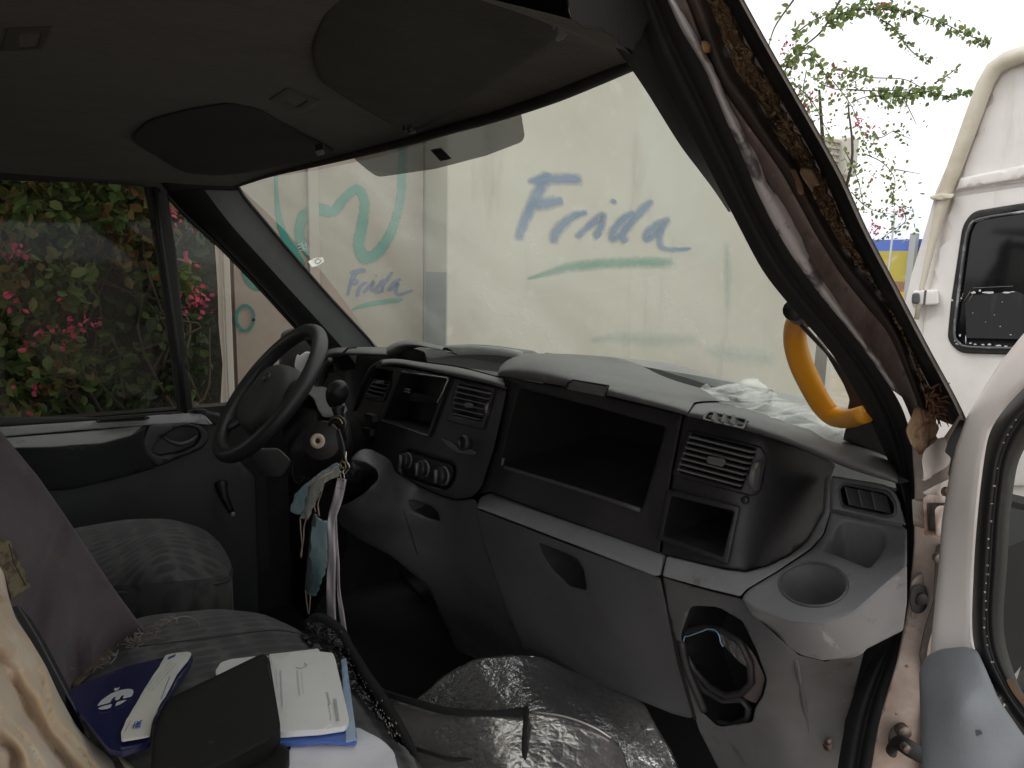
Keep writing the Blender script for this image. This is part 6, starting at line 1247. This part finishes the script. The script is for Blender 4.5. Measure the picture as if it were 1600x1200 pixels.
for pts in (e9((215, 780), (260, 710), (340, 620), (460, 530), (600, 440), (760, 375), (900, 335), (1040, 312), (1160, 315), (1210, 345), (1220, 400), (1190, 470), (1150, 520), (920, 575), (965, 480), (900, 485), (860, 530), (820, 600), (740, 625), (695, 605), (740, 520), (680, 530), (620, 590), (570, 680), (400, 730)),
            e9((235, 845), (400, 780), (625, 730), (580, 820), (480, 860), (340, 880), (270, 870)), e9((755, 680), (890, 640), (1030, 605), (950, 670), (840, 735), (712, 785)), e9((700, 285), (790, 285), (840, 250), (800, 320), (750, 350), (680, 355))):
    sheet('emblem_piece', pts, zo_(.001), EMW, bf, roll=0, th=(0, 0, -.0006), r=1, step=3)
lb = sheet('paper_strip', [u9(762, 1050), u9(765, 1000), u9(800, 910), u9(900, 730), u9(1000, 580), u9(1035, 510), u9(1090, 498), u9(1180, 490), u9(1200, 500), u9(1180, 540), u9(1110, 620), u9(1010, 800), u9(960, 900), u9(930, 1020), u9(900, 1030)], zo_(.004), PAPER2, None, roll=1, th=(0, 0, -.002), r=3, step=7, wob=crk(.0015, 30))
setp(lb, 'curved white printed strip with small blue letters lying on the navy booklet', 'paper strip')
BLI = mat('blue_ink', (.03, .09, .38), .6)
l2 = []
def seg2(a, b, w, m_=None): l2.append(tube('', [zo_(.0052)(*a), zo_(.0052)(*b)], w, None, seg=4))
e8 = lambda *q: [(180+u/17.14, 1100+v/17.14) for u, v in q]
for pts in (e8((535, 590), (560, 580), (500, 760), (470, 770)), e8((560, 640), (700, 615), (700, 640), (690, 660), (545, 690)), e8((535, 745), (560, 720), (690, 700), (680, 730), (530, 762)), e8((580, 600), (610, 570), (640, 600), (690, 555), (735, 545), (700, 590), (640, 615), (590, 618))):
    sheet('blue_lettering', pts, zo_(.0055), BLI, lb, roll=0, th=(0, 0, -.0004), r=0, step=3)
l2 = []
for i in range(26):
    t = i/26; a = (228+t*40, 1082-t*44)
    for k in range(3): 
        if rnd.random() < .8: seg2((a[0]+k*4, a[1]+k*2.2), (a[0]+k*4+.9, a[1]+k*2.2-1.0), .0003)
for i in range(20): t = i/20; seg2((196+t*9, 1150-t*18), (196.5+t*9, 1149-t*18), .0003)
join('small_print', INK, lb, l2); 
l2 = []
for i in range(12): t = i/12; seg2((262+t*12, 1036-t*5), (264+t*12, 1032-t*5), .0003)
for i in range(16): t = i/16; seg2((252+t*14, 1098-t*36), (252.6+t*14, 1097-t*36), .0005)
join('heading_print', BLI, lb, l2)

# jacket
JK = mat('mauve_grey_cloth', (.088, .066, .076), .9, var=[(5, (.058, .048, .06), .4, .7), (18, (.12, .088, .09), .55, .75)], bump=[(700, .3), (14, .4, 'noise', .01)], sheen=.15)
jk = sheet('jacket', [(-60, 600), (0, 672), (35, 715), (60, 745), (105, 810), (150, 878), (182, 925), (226, 985, 4), (214, 1002), (200, 1012), (160, 1045), (120, 1072), (124, 1090), (150, 1160), (140, 1200), (-60, 1230)], surf('d', [(-60, 600, .92), (0, 672, .96), (110, 815, 1.02), (226, 985, 1.07), (160, 1040, 1.02), (150, 1160, .90), (0, 1200, .78), (0, 850, .88), (60, 950, .93), (110, 1000, .96), (60, 1080, .86)]), JK, None, roll=6, th=(-.004, .004, 0), r=5, step=11,
           wob=lambda p: (C-p)*(.016*math.sin(p[0]*38+p[2]*55+1.5*nz3(p, 6))*max(0, min(1, (1.34-p[2])*6))+.022*nz3(p, 9)+.008*nz3(p, 24)))
setp(jk, 'worn mauve-grey jacket with frayed edge draped over the near seat', 'jacket')
VEL = mat('worn_velcro', (.17, .14, .09), .95, var=[(60, (.07, .055, .035), .45, .6), (25, (.25, .21, .15), .55, .7)], bump=(250, .8))
sheet('velcro_patch', [(-10, 845), (18, 844), (24, 860), (34, 880), (48, 917), (36, 925), (18, 937), (10, 900), (-10, 885)], surf('d', [(0, 850, .86), (48, 917, .895), (18, 937, .875)]), VEL, jk, roll=1, th=(0, .002, 0), r=2, step=6, wob=crk(.002, 50))
sheet('velcro_patch', [(112, 1066), (128, 1053), (145, 1036), (148, 1026), (165, 1013), (172, 1012), (179, 1026), (165, 1036), (150, 1048), (130, 1062), (116, 1075)], surf('d', [(112, 1066, .955), (175, 1015, 1.015), (145, 1040, .985)]), VEL, jk, roll=1, th=(0, .002, 0), r=2, step=6, wob=crk(.002, 50))
T('patch_stitch', [P(x, y, 'd', v) for x, y, v in [(14, 850, .853), (22, 880, .86), (40, 915, .875)]], .0006, mat('stitch_dark', (.04, .03, .025), .9), jk, seg=4)
fry = []
for (x0, y0, x1, y1, k) in ((200, 1008, 236, 985, 26), (236, 985, 265, 968, 18), (120, 1072, 110, 1050, 6), (150, 1048, 182, 1022, 8)):
    for i in range(k):
        t = rnd.random(); x = x0+(x1-x0)*t; y = y0+(y1-y0)*t; d_ = 1.03 if x > 190 else .97
        pts = [P(x+rnd.gauss(0, 3), y+rnd.gauss(0, 3), 'd', d_)]
        for _ in range(4): pts.append(pts[-1]+np.array([rnd.gauss(0, .004), rnd.gauss(0, .004), rnd.gauss(0, .002)]))
        fry.append(tube('', pts, .0009, None, seg=4, spline=2))
fry.append(tube('', [P(x, y, 'd', v) for x, y, v in [(212, 1003, 1.03), (225, 990, 1.035), (240, 978, 1.04), (265, 968, 1.05), (290, 963, 1.06), (308, 970, 1.07), (313, 980, 1.075)]], [.0022, .0025, .002, .0014, .0009, .0007, .0005], None, seg=5, spline=5))
join('frayed_thread', mat('frayed_cloth', (.24, .2, .19), .95), jk, fry)['kind'] = 'stuff'
zp = cur([(27, 945), (43, 970), (61, 1000), (82, 1040), (103, 1080), (119, 1110), (139, 1150)], 60)
sheet('zip_tape', [(18, 948), (30, 946), (49, 968), (70, 1002), (91, 1042), (112, 1082), (128, 1112), (147, 1150), (130, 1156), (106, 1112), (72, 1046), (45, 996)], surf('d', [(20, 945, .845), (130, 1150, .86), (70, 1040, .85)]), mat('zip_tape', (.02, .02, .022), .9), jk, roll=1, th=(0, .002, 0), r=1, step=7)
join('zip_teeth', mat('zip_teeth_grey', (.12, .12, .125), .4), jk, [box(P(q[0], q[1], 'd', .838), (.0028, .0016, .0016)) for q in zp[::1]], smooth=False)

# blanket
BLK = mat('fleece_blanket', (.62, .49, .33), .95, var=[(3.5, (.62, .42, .27), .4, .62), (14, (.68, .57, .43), .5, .7)], bump=[(420, .6), (60, .5, 'noise', .003)], sheen=.4)
def bw(p):
    q = p*1.0; a = q[0]*.6+q[1]*.9-q[2]*1.0
    f_ = .020*math.sin(a*34+2.2*nz3(p, 5))+.010*math.sin(a*71+1.6*nz3(p+4, 8)+1)+.010*nz3(p, 14)
    d = C-p; return d/np.linalg.norm(d)*f_
bsf = RBF([(-80, 860, .60), (8, 900, .78), (75, 1045, .80), (138, 1150, .80), (220, 1200, .78), (0, 1200, .60), (-60, 1040, .55), (60, 1150, .70)])
def bd(x, y):
    n1 = noise.noise(Vector((x/90, y/90, 1))); n2 = noise.noise(Vector((x/45, y/45, 5)))
    c = (x*.80-(y-900)*.55)+26*n1; q = c/62.0
    f_ = .5+.5*math.sin(q*math.pi*1.15+.4); f2 = .5+.5*math.sin(q*math.pi*2.6+2.5*n2)
    va = (1-abs(math.sin(q*math.pi+.9+.5*n2)))**1.7; vb = (1-abs(math.sin(q*math.pi*2.3+1.7*n1)))**3
    return bsf(x, y)+.060*va+.020*vb+.010*n2
bl = sheet('blanket', [(-80, 850), (-12, 868), (6, 893), (13, 930), (24, 965), (48, 1000), (72, 1040), (90, 1080), (110, 1118), (128, 1146), (150, 1165), (185, 1178), (215, 1200), (240, 1230), (240, 1260), (-80, 1260)], surf('d', bd), BLK, None, roll=10, rm=.015, th=(0, .004, -.004), r=10, step=3.6)
bl.modifiers.clear(); sm_ = bl.modifiers.new('sm', 'SMOOTH'); sm_.factor = .5; sm_.iterations = 3
setp(bl, 'beige fleece blanket bunched in folds in front of the jacket', 'blanket')
ft_ = []
bsf = RBF([(8, 900, .775), (75, 1045, .795), (138, 1150, .795), (220, 1200, .775), (0, 1200, .60), (60, 1150, .70)])
# ---------------------------------------------------------------- keep the tree at thing > part > sub-part
def depth(o):
    n = 0
    while o.parent is not None: o = o.parent; n += 1
    return n
ch_ = True
while ch_:
    ch_ = False
    for o in D.objects:
        if o.parent is not None and depth(o) > 2:
            o.parent = o.parent.parent; ch_ = True
